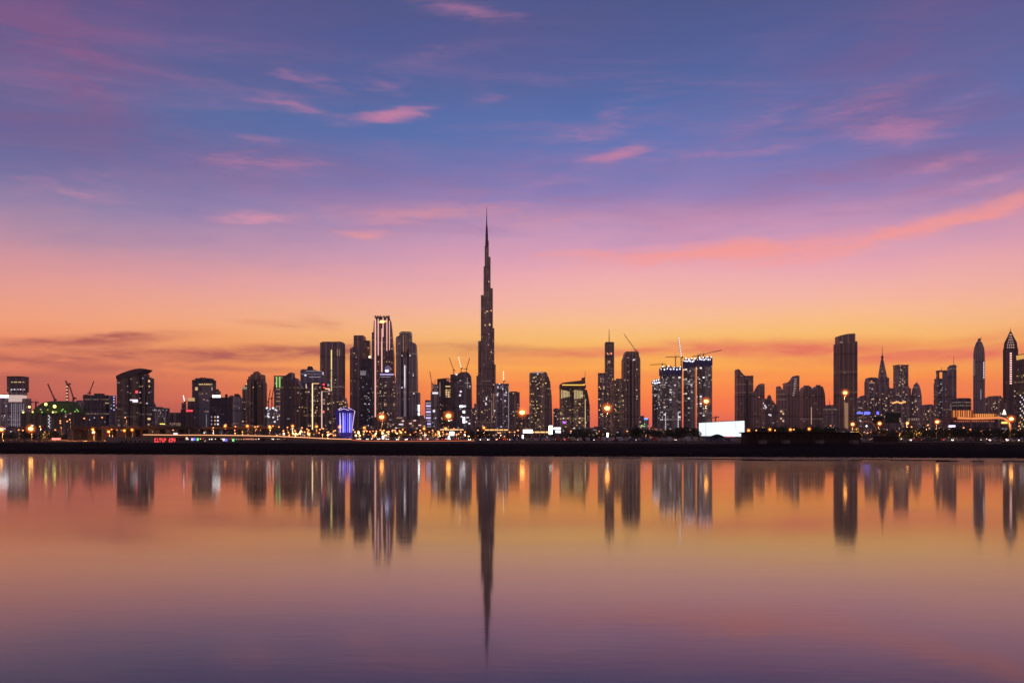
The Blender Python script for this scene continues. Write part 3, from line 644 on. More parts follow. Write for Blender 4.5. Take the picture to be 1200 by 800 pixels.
# --- blue-lit dome box
a = Tower('tower', 'tower with a floodlit pale cap and white lamps at its upper corners', 367, 2450)
a.box('shaft', 354, 380, 449, fac((.13,.12,.15), GL, .16, WARM, .8), d=.7, g=4); a.sil('cap', [(354,449),(354,434.2),(357,433),(369,433.4),(378,436),(380,449)], fac((.22,.22,.30), (.12,.12,.2), .04, WHITE, .6), d=40, base=False)
a.loft('cap_lantern', [(429.2,361,365.6),(431,360,367),(433.6,360,367)], ROOF, n=10, yb=433.4)
a.stick('corner_lamp', 358, 439.6, 2, 1.6, gC); a.stick('corner_lamp', 378.3, 437.2, 2.2, 3, gC); a.stick('light_band', 369, 441.6, 13, .8, gCd); a.stick('light_band', 368, 434.8, 18, .6, gCd); a.stick('edge_light', 358.8, 476, .7, 52, glow('warmedge', (1,.66,.48), .9))
a = Tower('tower', 'slim dark tower outlined on its side and top by a golden light line', 370.5, 2050)
a.box('shaft', 365.4, 376, 449.4, fac(DARK, GL, .30, WARM, .7), d=.9, g=2); a.stick('edge_light', 366.2, 477.5, 1.1, 56, glow('goldedge', (1,.66,.34), 1.7)); a.stick('top_light', 370, 449.2, 8, .8, gW); a.wins(10, 369, 375, 453, 500, WIN)
a = Tower('tower', 'slim dark tower with one pinkish lit edge and a red emblem above', 382, 2000)
a.box('shaft', 376.6, 388.6, 458, fac(DARK, GL, .24, WARM, .8), d=.8, g=2); a.stick('edge_light', 377.2, 480.5, .9, 44, glow('pinkedge', (1,.62,.5), 1.1)); a.stick('top_light', 382.6, 458.4, 10, .9, gWd)
a.box('sign_frame', 377.6, 387, 449.6, simple('signframe', (.05,.04,.05), .6), 458, d=.2)
for x,y,w,h,m_ in ((379.4,450.4,2.2,1.8,gR),(384.8,451.2,2.4,2.8,gCd),(383.5,455.4,5,1.4,gW),(380,454,2,1.4,gR),(386,456.6,1.6,2,gP)): a.stick('sign', x, y, w, h, m_)
a.stick('beacon', 379, 482.4, 2.4, 3, glow('reddish', (1,.15,.08), .9)); a.wins(10, 379, 388, 463, 500, WIN)
a = Tower('tower', 'broad slab tower with pinnacled roofline and a long yellow light line', 390, 3000)
a.box('shaft', 377, 402.8, 402, FM, d=.8, g=5); a.box('side_wing', 376, 379, 409, FM, d=4, dy=8); a.box('crown', 379, 401.4, 401, ROOF, 402, d=.7)
for x in (377.4, 381, 385, 388, 393, 396.5, 399.5, 402.4): a.mast('pinnacle', x, 399.8 if 383 < x < 397 else 400.6, 402, .8)
a.stick('light_line', 388.4, 421.5, 1.1, 23, glow('yline', (1,.80,.22), 1.1)); a.stick('light_line', 388.4, 452.5, 1.1, 36, glow('yline2', (1,.72,.30), .7))
for x in (380.6, 383.6, 398, 400.6): a.stick('pilaster', x, 455, .7, 92, simple('umber2', (.27,.2,.19), .8))
for x in (395.4, 398): a.stick('window', x, 413, .8, 8, gWd)
a.wins(8, 379, 402, 440, 495, WIN)
a = Tower('low_tower', 'short dark stepped block between the blue pavilion and the slab tower', 402, 1800, 'tower'); a.sil('shaft', [(396,480),(396,468),(399,468),(399,465),(402,464),(405,467),(407,475),(407,482)], FDl, d=25); a.wins(6, 397, 406, 468, 477, WIN)
a = Tower('pavilion', 'glowing blue pavilion with flared white edges and crossed light columns', 404.7, 900, 'building')
a.loft('shell', [(477.6,400,409.4),(481.4,393.6,416),(490,394.8,414.6),(507,397.2,412.4)], simple('blueshell', (.03,.03,.22), .3, emit=(.06,.03,.38), es=.25), n=6, ry=.9)
for x, w, m_ in ((399,.8,gLv),(402.6,1.4,glow('bluebright', (.36,.36,1), 1.1)),(404.2,1,gB),(409.6,1.5,glow('bluebright', (.36,.36,1), 1.1)),(407,.7,gB),(412,.6,gB)): a.stick('light_column', x, 494, w, 25, m_)
def pav_edge(p, q): a.add('edge_tube', bar((a.lx(p[0]), p[2], a.lz(p[1])), (a.lx(q[0]), q[2], a.lz(q[1])), .22), glow('edge', (1,.72,.86), 1.4), solid=False)
pav_edge((393.6,481.4,-2), (397.2,507,-2)); pav_edge((416,481.4,-2), (412.4,507,-2)); pav_edge((393.6,481.4,-2), (401,477.6,-4)); pav_edge((416,481.4,-2), (408.6,477.6,-4)); pav_edge((399,481,-9), (405,479,-9)); pav_edge((411,481,-9), (405,479,-9))
a = Tower('tower', 'tall stepped tower with an orange-tinted block attached high on its side', 420, 3100)
a.sil('shaft', [(411.8,410),(413.4,408.4),(416.2,407),(416.2,394),(427.2,394),(427.2,410)], FM, d=60)
a.box('upper_block', 427, 433, 399, fac((.45,.26,.17), GL, .1, WARM, .5), d=1.8, dy=8); a.box('crown', 417.4, 426.4, 393.2, ROOF, 394.1)
for x in (414, 418.6, 421.6, 424.6): a.stick('pilaster', x, 452, .9, 86, simple('umber2', (.27,.2,.19), .8))
a.stick('glass_bay', 420.2, 420, 2, 44, simple('bronze_glass', (.4,.27,.2), .3)); a.wins(5, 413, 420, 400, 440, WIN)
mesh_obj('floodlight', *ball((a.lx(434.8), -30, a.lz(419)), 3.6), gBl, a.root)
a.add('floodlight_arm', bar((a.lx(432), 0, a.lz(419.6)), (a.lx(434.8), -30, a.lz(419.4)), .5), STEEL, solid=False)
a = Tower('tower', 'black glass tower with one faintly lit panel near the top', 429.6, 2600)
a.box('shaft', 422, 437.4, 423, fac((.06,.06,.08), (.035,.035,.06), .10, WHITE, .6), d=.9, g=3); a.box('crown', 422, 437, 420.6, ROOF, 423.1, d=.88)
a.stick('lit_panel', 425.5, 435, 7, .8, gCd); a.stick('lit_panel', 425.5, 437.8, 6.4, 3.6, glow('panel', (.75,.7,.85), .16)); a.wins(16, 423, 437, 455, 500, WINC)
# --- the pink-lined tower
PST = glow('pinkline', (1,.50,.42), 1.0)
a = Tower('skyscraper', 'tall tower lined with pink neon strips, a gold lamp under its crown', 449, 3050)
a.loft('shaft', [(376,438.6,458.2),(385,438.2,459.4),(402,437.6,460.6),(418,437.4,462)], fac((.3,.18,.15), GL, .05, WARM, .7, 4, 4, 8.), n=12, flat=5, ry=.8)
a.loft('crown', [(371.6,440.2,456.4),(376,439.4,457.6)], fac((.2,.13,.11), GL, .2, GOLD, .8), n=12, flat=5, ry=.8, yb=376)
for x in (440.4, 443.4, 446.4, 450.6, 454, 456.4): a.box('crown_pinnacle', x-.7, x+.7, 370.4, ROOF, 372, d=2.5, dy=-12)
a.box('side_wing', 436.6, 441, 390, FM, d=5, dy=10)
for x, y0, y1, w in ((439.9,374,488,1.5),(443.3,373.6,441,1.1),(447.6,385,440,.9),(448.9,372,400,1.0),(453.4,373,431,1.0),(456.4,376,432,.8),(447.2,400,446,.8)): a.stick('neon_strip', x, (y0+y1)/2, w, y1-y0, PST)
a.stick('gold_lamp', 448, 376.8, 4.6, 3, glow('goldlamp', (1,.55,.12), 3)); a.stick('gold_lamp', 444, 377.4, 2, 2, gW); a.stick('gold_lamp', 452, 376.4, 2.4, 2, gW)
a.wins(6, 458, 461, 384, 440, WINW); a.wins(6, 441, 447, 380, 480, WIN)
a = Tower('tower', 'dark round-shouldered tower with a white and violet lens lamp on its top', 453.6, 2500)
a.loft('shaft', [(436.2,447,460),(438,445,462),(442,443.6,463.2)], fac(DARK, GLB, .24, WARM, .7, 4, 5, 30.), n=14, flat=3.4, ry=.8)
a.loft('lens_frame', [(428.4,452.6,456.4),(430.4,451,457.6),(433.6,451,457.6),(436.4,452.4,457)], simple('lensframe', (.2,.18,.3), .4, emit=(.6,.45,1), es=.16), n=12, yb=436.4, ry=.5)
a.stick('lens_lamp', 453.4, 434.4, 4, 2.4, glow('lens', (.85,.75,1), 2.8)); a.stick('light_band', 453.5, 438.6, 16, .9, gLv); a.stick('light_band', 452, 441.4, 12, .6, gCd); a.wins(26, 445, 462, 446, 500, WIN)
a = Tower('tower_block', 'thin grey slab squeezed between the lens-topped tower and the curved glass tower', 465, 2800); a.box('shaft', 462.4, 468, 450, FG, d=1.4); a.box('roof_room', 463, 466, 449, ROOF, 450)
a = Tower('skyscraper', 'curved grey glass tower with a stepped top and a white central light streak', 477, 3000)
a.sil('shaft', [(465,398),(465.4,395.6),(469,394),(469,390.6),(482,389.4),(482.4,400.6),(487.6,403.6),(488.6,420),(489.4,470)], fac((.4,.36,.38), (.11,.11,.14), .05, WARM, .8, 4, 4, 9.), d=50)
a.box('roof_room', 470, 480, 388.8, ROOF, 390.6); a.stick('glass_bay', 474.4, 404, 7.6, 26, simple('bronze_bay', (.16,.11,.1), .3))
for x in (467, 468.6, 480, 482.6, 485, 487): a.stick('pilaster', x, 450, .6, 96, simple('grey_fin', (.4,.36,.38), .6))
a.stick('recess_strip', 471, 455, 2, 92, simple('recess', (.03,.028,.03), .8)); a.stick('recess_strip', 478, 455, 2, 92, simple('recess', (.03,.028,.03), .8))
for x in (472.6, 475, 477): a.stick('light_line', x, 402, .7, 20, gWd)
a.stick('light_line', 474.4, 441, 1.1, 26, gC); a.stick('light_line', 474.6, 470, .8, 40, gCd)
for x, y in ((471.2,416.6),(480.4,416.6),(471,454),(485,461),(484.6,440)): a.stick('facade_lamp', x, y, 1.3, 1.3, gC)
a = Tower('tower_block', 'narrow block with two glaring white light bars beside the curved glass tower', 490.5, 2500); a.box('shaft', 488.4, 492.4, 460, FG, d=1.6); a.stick('light_bar', 490.9, 478, 1.8, 7, gWW); a.stick('light_bar', 490.9, 486.4, 1.8, 6.4, gWW)
a = Tower('shopping_mall', 'low sprawling mall with pink and white lit fronts under the tall towers', 482, 1800, 'building')
a.box('podium', 463, 500, 491, FBl, d=.4, g=6); a.box('upper_hall', 464, 478, 488, FMl, 491.2, d=.6); a.box('upper_hall', 479, 497, 486.6, fac((.14,.12,.13), GL, .1), 491.2, d=.5)
for x,y,w in ((468,489.4,6),(473,493,4),(481,496,3),(486,492.6,3),(470,497,5),(492,498,3),(484,498.6,3),(497,488,3)): a.stick('shopfront', x, y, w, 1.2, random.choice([gP, gC, gWd, gCd]))
# --- mid-left of the needle tower
a = Tower('tower_block', 'block banded by lavender lit floors like stacked trays', 502, 1900); a.sil('shaft', [(498.6,470),(499,468.6),(504.6,469),(505,472)], FBU, d=18)
for i in range(9): a.stick('light_band', 502, 472+i*3.5, 5.6, 1.7, gLv if i % 2 else gCd)
a = Tower('tower_block', 'grey stepped block with a white sign band below its roof', 509, 2050)
a.box('shaft', 505, 514, 459, FG, d=1, g=2); a.box('upper_step', 507, 513.4, 450.4, FG, 459.2, d=1); a.mast('roof_mast', 509.8, 444, 450.4, .8); a.stick('sign', 510, 460.4, 6.6, 2, gC); a.stick('window', 508.6, 481.4, 2.4, 2.4, gC); a.wins(4, 506, 513, 485, 500, WINC)
a = Tower('tower', 'wide dark tower with a block of bright yellow windows under a sloping roof', 525, 2250)
a.sil('shaft', [(513,447),(513,444.4),(521,443.6),(526,443.2),(534,446),(539,452)], fac((.09,.06,.055), GL, .12, WARM, .6), d=36)
a.stick('light_band', 529.6, 452.6, 15, 1.2, gG); a.stick('light_band', 515.6, 456, .8, 16, gWd)
for i in range(6):
    for j in range(4): a.stick('window', 523.2+i*2.6, 457+j*2.5, 1.9, 1.6, [gG, gW, gG, gWd, gG][(i*3+j) % 5])
a.stick('beacon', 527.8, 446.6, 2.4, 2, glow('reddish', (1,.15,.08), .9)); a.stick('beacon', 532, 477, 2, 2, gR); a.stick('orange_panel', 527.4, 444.8, 8, 3, glow('dim_orange', (.8,.2,.04), .3)); a.wins(10, 515, 540, 470, 500, WINW)  # includes an emissive dim orange panel near the roof
a = Tower('tower', 'round-topped grey tower still being finished, with a cross of white lamps near the top', 544, 2100)
a.sil('shaft', [(536,440),(538,437.6),(541,436.4),(547,436),(550,437.6),(552,440.6),(552.6,450),(553,480)], fac((.2,.18,.19), (.08,.08,.09), .14, WHITE, .6), d=30)
a.box('lower_shoulder', 528, 540, 438.8, FD, d=1.2, dy=6); a.stick('lamp_cross', 547.6, 448.6, .6, 12, gCd); a.stick('lamp_cross', 547.6, 448.6, 6, .6, gCd)
for x, y, w, h in ((540,458.6,2,2),(539,463,2,2),(540.6,476,4,2.4),(544,475.8,4,2),(543.6,482.4,2.6,2.6),(543.6,492,2.6,7),(548,489,3,1),(546.6,494,2,2),(550,496,2,2),(541,488,2,1.4),(535,438.6,2,2),(531,437.4,1.4,1.4)): a.stick('work_light', x, y, w, h, gBulbW if w > 2.2 and h > 2 else gC)
a = Tower('low_tower', 'short dim slab filling the gap just before the needle tower', 557, 2600, 'tower'); a.sil('shaft', [(553,480),(553,478),(556,478),(556,473),(559,473),(559,480)], FM, d=30); a.wins(5, 554, 559, 480, 500, WIN)
# --- the needle
BJ = fac((.36,.27,.25), (.07,.06,.07), .045, WARM, .7, 4, 3.2, 7.)
a = Tower('skyscraper', 'tallest skyscraper of all, a stepped needle tapering to a thin spire', 570, 3520)
def tube_tier(name, x0, x1, yt, dy, n=2, ry=1., mat=BJ):
    """a tier of n side by side half-round bays"""
    w = (x1-x0)/n; sh = []
    for i in range(n):
        c = a.lx(x0+w*(i+.5)); r = w*.62*a.k
        sh.append(cyl(c, dy, 0, a.lz(yt), r, r, 10))
    return a.add(name, merge(*sh), mat)
for x0, x1, yt, dy, n in ((556,566,473.4,4,3),(558.6,568,440.4,-3,3),(560.6,570,399.4,5,3),(563.8,571,346,-2,3),(566.9,572,312,4,2),(568.2,572,288.4,0,2)): tube_tier('wing_tier', x0, x1, yt, dy, n)
for x0, x1, yt, dy, n in ((573,581.6,452,3,3),(572,580.6,427,-4,3),(571,579,384.4,3,3),(570,577.3,338,-3,3),(570,574.6,301,3,2),(569.6,572.6,282,0,2)): tube_tier('wing_tier', x0, x1, yt, dy, n)
for x0, x1, yt, dy, n in ((563,577,463,-26,4),(564.6,575.6,412,-19,3),(566,574.6,364,-13,3),(567.6,573,325,-8,2)): tube_tier('front_wing_tier', x0, x1, yt, dy, n)
a.add('core', cyl(a.lx(570.4), 0, 0, a.lz(272), 2.0*a.k, 1.0*a.k, 12), BJ)
a.loft('spire', [(243,570.1,570.5),(255,569.9,570.8),(263,569.6,571.0),(268,569.2,571.6),(276,568.9,571.9),(290,568.6,572.2)], STEEL, n=8, yb=290)
a.box('podium', 553, 586, 497, FBl, d=1.2, g=4)
for x in (560.2, 562.6, 565.2, 567.8, 572.6, 575, 577.4): a.stick('fin', x, 470, .35, 66, simple('steel_fin', (.38,.3,.28), .4))
for x, y, w, h, m_ in ((573.6,298.4,1,1,gC),(570.6,293.4,1.2,.7,gWd),(571.6,319,1.2,.8,gWd),(572.8,330,1.2,1.2,gG),(568.6,366.6,1,1,gG),(571,364.8,3,1,gG),(575.6,364,2,1,gW),(568.6,381,1.2,2,gW),(573.8,380.4,1.8,2,gW),(573,391.6,2.4,.8,gWd),(572.4,404,1.8,1.4,gWd),(575.6,412.6,4,.8,gW),(569,371,.8,.8,gWd),(570,467,1.6,3.4,gC),(569.4,473,1.4,3,gC),(574,469.6,1.2,2,gCd),(579.6,481,1.4,1.4,gC),(578.6,450.6,1,1,gW),(567,427,1,1,gWd),(566,458,1,1.4,gWd)): a.stick('window', x, y, w, h, m_)
a.wins(26, 559, 581, 455, 496, WINW, .8, 1.1); a.stick('warm_strip', 578.6, 474, .6, 26, gWd); a.stick('warm_strip', 576.2, 482, .5, 26, gWd)
a = Tower('tower_block', 'square tower with a floodlit white crown under a lamp-strung crane', 588.6, 2600)
a.box('shaft', 581, 596.4, 449.6, FGl, d=.8, g=3)
for i in range(14): a.stick('work_light', 582.6+random.random()*12.6, 451+random.random()*12, 1., random.choice([1.2,2.6]), random.choice([gC, gCd, gCd]))
a.stick('edge_strip', 596, 480, .6, 56, gCd); a.wins(6, 583, 595, 466, 500, WINC)
a = Tower('tower_block', 'plain square brown block beside the white-crowned block', 602.6, 2800); a.box('shaft', 596.4, 609, 459.4, FB, d=.8, g=3); a.box('roof_room', 598, 606, 458.6, ROOF, 459.4); a.wins(8, 598, 608, 470, 500, WIN)
a = Tower('low_block', 'low brown terrace block behind a tall orange lamp', 614.6, 2300, 'building'); a.box('shaft', 608, 621, 485.4, FBl, d=.8, g=3); a.box('roof_room', 612, 616, 484.6, ROOF, 485.4)
# --- golden windows towers
a = Tower('tower', 'curved apartment tower speckled with golden windows, dark side wall, pale lit roof edge', 633.4, 2200)
a.sil('shaft', [(620.4,440),(620.4,437.6),(623,436.6),(639,436.2),(641,438)], FGold, d=34); a.sil('side_wall', [(638,437.2),(640,437.6),(642.4,441.4),(644.6,448),(646.2,464),(647,490)], fac((.3,.21,.19), GL, .03), d=40, dy=8)
a.stick('roof_light', 630, 436.6, 14, .8, gCd); a.wins(40, 621, 637, 441, 502, [gG, gWd, gWd, gG], 1, .9)
a = Tower('tower_block', 'small dim block tucked beside the golden hotel', 652, 2400); a.box('shaft', 648.6, 657, 479, FM, d=1, g=2); a.box('roof_room', 650, 654, 478.2, ROOF, 479); a.wins(4, 649, 656, 482, 500, WIN)
a = Tower('hotel', 'wide golden hotel tower with a wedge roof and gold-washed upper floors', 672, 1900)
a.box('shaft', 656, 684.6, 454.4, FGold, d=.5, g=4); a.sil('wedge_roof', [(656,455),(656,450.6),(685.6,451.4),(685.6,455.4)], simple('wedge', (.16,.1,.08), .6), d=44, base=False)
a.sil('roof_blade', [(657,449.6),(659,448.4),(681.6,445.6),(681.6,442.8),(685.4,442),(685.8,449),(681,450.6)], simple('blade', (.2,.12,.1), .5), d=10, base=False)
a.mast('mast', 685.6, 433.6, 443, .7); a.stick('gold_band', 672, 450.9, 26, 1.2, glow('goldband', (1,.58,.05), 1.1)); a.sil('curved_wing', [(685,462),(685,456.4),(687.4,457),(689.4,466),(690.8,476)], FDl, d=18)
for i in range(6): a.stick('gold_window', 658.2+i*1.7, 461.6, .9, 9.6-i*.7, glow('goldw', (.95,.74,.32), .62))
for i in range(6): a.stick('gold_window', 673.6+i*1.7, 462, .9, 10.4-i*.4, glow('goldw', (.95,.74,.32), .62))
a.stick('recess_strip', 670.4, 480, 1, 50, simple('recess', (.03,.028,.03), .8)); a.stick('light_line', 685.8, 485, .7, 34, glow('gline', (1,.72,.3), .8)); a.wins(36, 657, 684, 466, 502, [gG, gWd, gWd], 1, .9)
for x, y in ((659.6,494.4),(662.6,495)): a.stick('violet_sign', x, y, 2.2, 2.4, gV)
a = Tower('low_block', 'low dark hall with small white signs at the foot of the golden hotel', 694, 1500, 'building'); a.box('hall', 676, 712, 501, FD, d=.35, g=5); a.box('upper_hall', 696, 712, 499.6, ROOF, 501.2, d=.4)
for x, y in ((678,501.9),(686,502.2),(697,503.6),(709,501.4)): a.stick('sign', x, y, 4, .8, gCd)
for i in range(7): a.stick('red_light', 680+i*2.2, 507+.5*(i % 2), 1.4, .8, gP)
# --- the cluster with the masted tower
a = Tower('tower_block', 'square brown tower with a pale lit band two floors below its top', 705, 2600); a.box('shaft', 701, 710, 438, FMl, d=1, g=2); a.box('crown', 700.8, 710.2, 437.2, ROOF, 438.1, d=1.02); a.stick('light_band', 704.6, 443.8, 5.6, 2, gWd); a.stick('light_band', 704.6, 447, 5.6, 1, gWd); a.wins(12, 702, 709, 452, 500, WINW)
a = Tower('skyscraper', 'slender masted tower with two red lights near its flat top', 713.8, 3000)
a.box('shaft', 709, 719.2, 402, fac((.36,.25,.2), GL, .12, WARM, .5, 4, 4, 7.), d=.9, g=2); a.box('lower_wing', 710, 721, 446, FBl, d=1.3, dy=-20, g=2); a.box('side_wing', 705.6, 712, 448, FB, d=1.5, dy=-10); a.box('crown', 709.3, 718.9, 401, ROOF, 402); a.mast('mast', 713.8, 385.6, 401.2, 1.1)
for x in (711.6, 716.2): a.stick('beacon', x, 414.2, 1.7, 1.5, glow('coral', (1,.25,.12), 1.8))
a.stick('window', 713.8, 424, 3, 3, gWd); a.wins(24, 711, 720, 430, 500, WINW, .9, .9)
a = Tower('tower_block', 'lit apartment tower wedged between the masted tower and the chamfered one', 725, 2700); a.box('shaft', 719, 730.6, 447, FGold, d=.9, g=2); a.box('crown', 722, 730, 443.6, FB, 447.1); a.wins(18, 720, 730, 449, 500, WINW, 1, .9)
a = Tower('skyscraper', 'broad dark tower with chamfered shoulders and a flat crown below a crane', 739.4, 3000)
a.sil('shaft', [(729.4,422),(731.2,417.6),(732,413),(747,413),(747.4,417.6),(749,422)], fac((.36,.26,.21), GL, .06, WARM, .7, 4, 4, 10.), d=60); a.box('crown', 733, 746, 412.2, ROOF, 413.2)
for x, w in ((739,2.4),(735,.7),(744,.7)): a.stick('recess_strip', x, 464, w, 84, simple('recess', (.03,.028,.03), .8))
for x, y, m_ in ((742.6,421.6,gC),(744,420.8,gCd),(736,419,gWd)): a.stick('window', x, y, 1.8, 1.2, m_)
a.wins(8, 731, 748, 430, 500, WIN)
a = Tower('low_tower', 'short olive-lit building with a blue rooftop sign', 754, 1800, 'building'); a.sil('shaft', [(748.4,490),(750.4,487),(754,487),(754,489.4),(759.4,491)], FGl, d=20); a.stick('sign', 757, 490.6, 4.2, 1.8, glow('bluesign', (.12,.3,1), 2)); a.wins(8, 750, 759, 493, 503, [gG, gWd, gGr])
# --- towers under construction
GLOWB = simple('wrap', (.10,.11,.30), .6)
def site_tower(label, cx, D, x0, x1, yt, crown_y, nl, wl, group=None):
    s = Tower('unfinished_tower', label, cx, D, 'tower')
    s.box('shaft', x0+.8, x1-.8, crown_y, FCon, d=.9, g=3)
    s.box('wrapped_floors', x0, x1, yt+3, GLOWB, crown_y, d=.95, g=3, cut=2.5)
    rg = random.Random(cx)
    for i in range(5):
        u = x0+1+(x1-x0-3)*i/4; s.box('core_stub', u, u+1.6, yt+rg.random()*2.4, CONC, yt+3, d=2)
    for i in range(7):
        u = x0+1+(x1-x0-2)*i/6; s.stick('work_light', u, yt+3.4+rg.random()*1.4, 1.3, 1.3, gBulbW)
    for i in range(4): mesh_obj('floodlight', *ball((s.lx(x0+1.5+(x1-x0-3)*i/3), -12, s.lz(yt+1.2+rg.random()*1.5)), 1.3), gBulbW, s.root)
    s.wins(nl//2, x0+1.5, x1-1.5, crown_y+2, wl, [gC, gCd, gCd, gCd, gWd], 1.3, 1.1)
    for u in (x0+.4, x1-.6): s.add('hoist_rail', box(s.lx(u), s.lx(u)+.8, -12, -11, 0, s.lz(yt+3)), STEEL, solid=False)
    return s
s = site_tower('shortest of the floodlit unfinished towers, dim grey concrete without a blue wrap', 769.6, 2100, 764, 775, 444, 450, 34, 480)
s = site_tower('widest unfinished tower, its floors blazing white under a blue wrapped top', 786, 2000, 774, 797.6, 428, 440, 70, 480)
for x in (779.6, 795): 
    for i in range(8): s.stick('work_light', x, 484+i*2.6, 1.2, 1.4, gC)
s = site_tower('unfinished tower between the lamp-strung pole crane and its twin, white lamps crowding its top', 808, 2050, 801, 814.4, 419, 431, 34, 460)
s = site_tower('highest of the unfinished towers, blue-wrapped top with a long crane jib reaching off it', 825, 2080, 817, 833.4, 417, 429, 34, 470)
# --- beyond the white screen
SLB = fac((.38,.25,.22), (.08,.06,.07), .02, WARM, .5, 5, 5, 9.)
a = Tower('tower', 'brown slab tower with a sharp horn rising at one end of its roof', 872, 3000); a.sil('shaft', [(862.6,434),(863,432.8),(865,433.4),(868,437.6),(871.4,440.6),(881,440.4)], SLB, d=40); a.stick('dark_bay', 875.4, 475, 3.4, 60, simple('db', (.10,.07,.08), .5)); a.wins(8, 864, 880, 462, 500, [gWd], .9, .7)
a = Tower('tower', 'brown tower with a single steep roof slope facing the horned slab', 887.6, 2950); a.sil('shaft', [(881,465),(884.6,459),(888.4,452),(891,449.6),(894.4,450)], SLB, d=34); a.stick('window', 889.4,465,1.4,1.2, glow('reddish', (1,.15,.08), .9)); a.wins(5, 882, 893, 470, 500, [gWd], .9, .7)
a = Tower('domed_building', 'small domed building with white lights on its shoulder', 901, 2500, 'building')
a.sil('shaft', [(893.8,467.4),(896,467),(898,469.4),(904,469.4),(908,475),(911.6,476.6)], fac((.26,.18,.17), GL, .06), d=30); a.loft('dome', [(462.8,900.6,902.4),(464.4,899.2,903.6),(467,898.8,904.2),(470,897.6,905)], simple('dome', (.24,.17,.16), .5), n=12, yb=470); a.mast('finial', 901.4, 461.2, 463, .6)
for x, y in ((894.8,472.4),(896.4,475),(897.6,477),(895.4,478),(901.4,485.6),(903,486.4)): a.stick('window', x, y, 1.6, 1.4, gC)
for x, y in ((901,474.6),(906,475),(903,479)): a.stick('window', x, y, 1.4, .9, gWd)
a = Tower('tower', 'slim brown tower sloping away from its peak, golden lit lower front', 916, 2900); a.sil('shaft', [(911.2,454),(911.8,452.4),(914,455),(918,460.4),(920.2,462)], SLB, d=36)
for i in range(7): a.stick('gold_window', 912.8+(i%3)*2.5, 479+i*2.8, 2, 2, glow('gw', (1,.62,.3), .7))
a = Tower('tower', 'brown tower with a curved horn lined by a ladder of pale lit windows', 927.6, 2950); a.sil('shaft', [(919.6,448.6),(925,447.6),(928,444.4),(930.6,440.4),(934.6,440.4),(934.6,450)], SLB, d=40)
for i in range(8): a.stick('window', 932.2-(1.5*abs(i-4)/4 if i > 4 else 0)-.2*i, 444+i*2.7, 2.6, 1.2, [gCd, gWd][i % 2])
a = Tower('tower', 'broad brown tower with two rounded turrets joined by a dip', 951.2, 3000)
a.sil('shaft', [(939,461),(939.8,456),(941.6,453.4),(948.4,453.4),(949.6,457.4),(953,457.6),(955.6,453),(961.4,453),(963,457),(964,462),(964.8,475)], SLB, d=44); a.box('turret', 942.2, 948, 451.6, SLB, 453.6); a.box('turret', 956.4, 961, 451, SLB, 453.2); a.stick('light_line', 950.8, 487, .9, 20, glow('gw2', (1,.6,.3), .45)); a.wins(8, 941, 963, 470, 500, [gWd], .9, .7)
a = Tower('tower_block', 'low flat block with a thin central mast and white signs at its foot', 972.6, 2700); a.box('shaft', 966.4, 979, 475.4, FM, d=.8, g=2); a.box('crown', 969, 978, 474.4, ROOF, 475.5); a.mast('mast', 972.2, 468, 474.6, .7); a.stick('sign', 973.6, 501.4, 8, 1.6, gC); a.stick('sign', 986.4, 501.8, 2, 1, gC)
a = Tower('skyscraper', 'massive blocky tower with a set-back top and golden strip at its foot', 990.6, 2900)
a.box('shaft', 979.6, 1001.8, 403, fac((.34,.22,.19), (.08,.06,.06), .02, WARM, .6, 4, 4, 14.), d=.8, g=5); a.sil('set_back_top', [(981,406),(981,394.6),(983,393.6),(991,391.8),(999.6,391.4),(999.6,406)], FB, d=40, base=False); a.box('shoulder', 999, 1001.8, 400.6, FB, 403.2, d=6)
a.stick('window', 985.6, 401, 3, 1.2, gWd); a.stick('gold_strip', 991.6, 487, 4.4, 30, glow('gstrip', (1,.5,.16), .22))
for x in (982.6, 985, 996, 998.6): a.stick('pilaster', x, 455, .6, 100, simple('umber2', (.27,.2,.19), .8))
# --- far cluster
a = Tower('tower', 'short round-shouldered tower with a few white lit floors', 1008.6, 3000); a.sil('shaft', [(1004.4,471),(1006,467.4),(1009,464.6),(1012.6,463),(1013.4,466)], FMl, d=30); a.stick('light_band', 1007.6, 477.6, 4, 1, gCd); a.stick('light_band', 1007, 482, 3, 1, gCd); a.wins(5, 1005, 1013, 480, 500, WINC)
a = Tower('tower', 'tower with an arched open crown holding a pale glow', 1021.4, 3100)
a.box('shaft', 1015, 1028.2, 447.4, FMl, d=.9, g=3); a.sil('crown_arch', [(1015,448),(1015.4,444),(1018,442.4),(1025,442.4),(1027.6,444),(1028.2,448),(1025.4,448),(1023.6,445.2),(1019.6,445.2),(1017.8,448)], FM, d=26, base=False); a.stick('crown_glow', 1021.6, 448.4, 6, 1.4, gWd); a.mast('mast', 1021.6, 441, 442.6, .6); a.wins(14, 1016, 1027, 452, 500, WIN)
a = Tower('skyscraper', 'pointed pyramid-topped tower with a long thin mast', 1034.6, 3200)
a.box('shaft', 1028, 1040.6, 454, FM, d=1, g=3); a.loft('upper_stage', [(440,1030.4,1038.4),(454.4,1028.4,1040)], FM, n=4, yb=454.4, flat=2); a.loft('pyramid', [(419.4,1033,1034.6),(428,1031.6,1036.2),(440.2,1030.2,1038.2)], FM, n=4, yb=440.2)
a.box('side_wing', 1036, 1041.8, 442.4, FM, d=2, dy=14); a.loft('finial', [(416.6,1033.4,1034.4),(418,1032.4,1035.4),(419.6,1033,1034.8)], ROOF, n=8, yb=419.6); a.mast('mast', 1033.9, 404.6, 418, .9); a.wins(12, 1030, 1040, 456, 500, WIN); a.stick('window', 1033.8, 435, 2, 1, gWd)
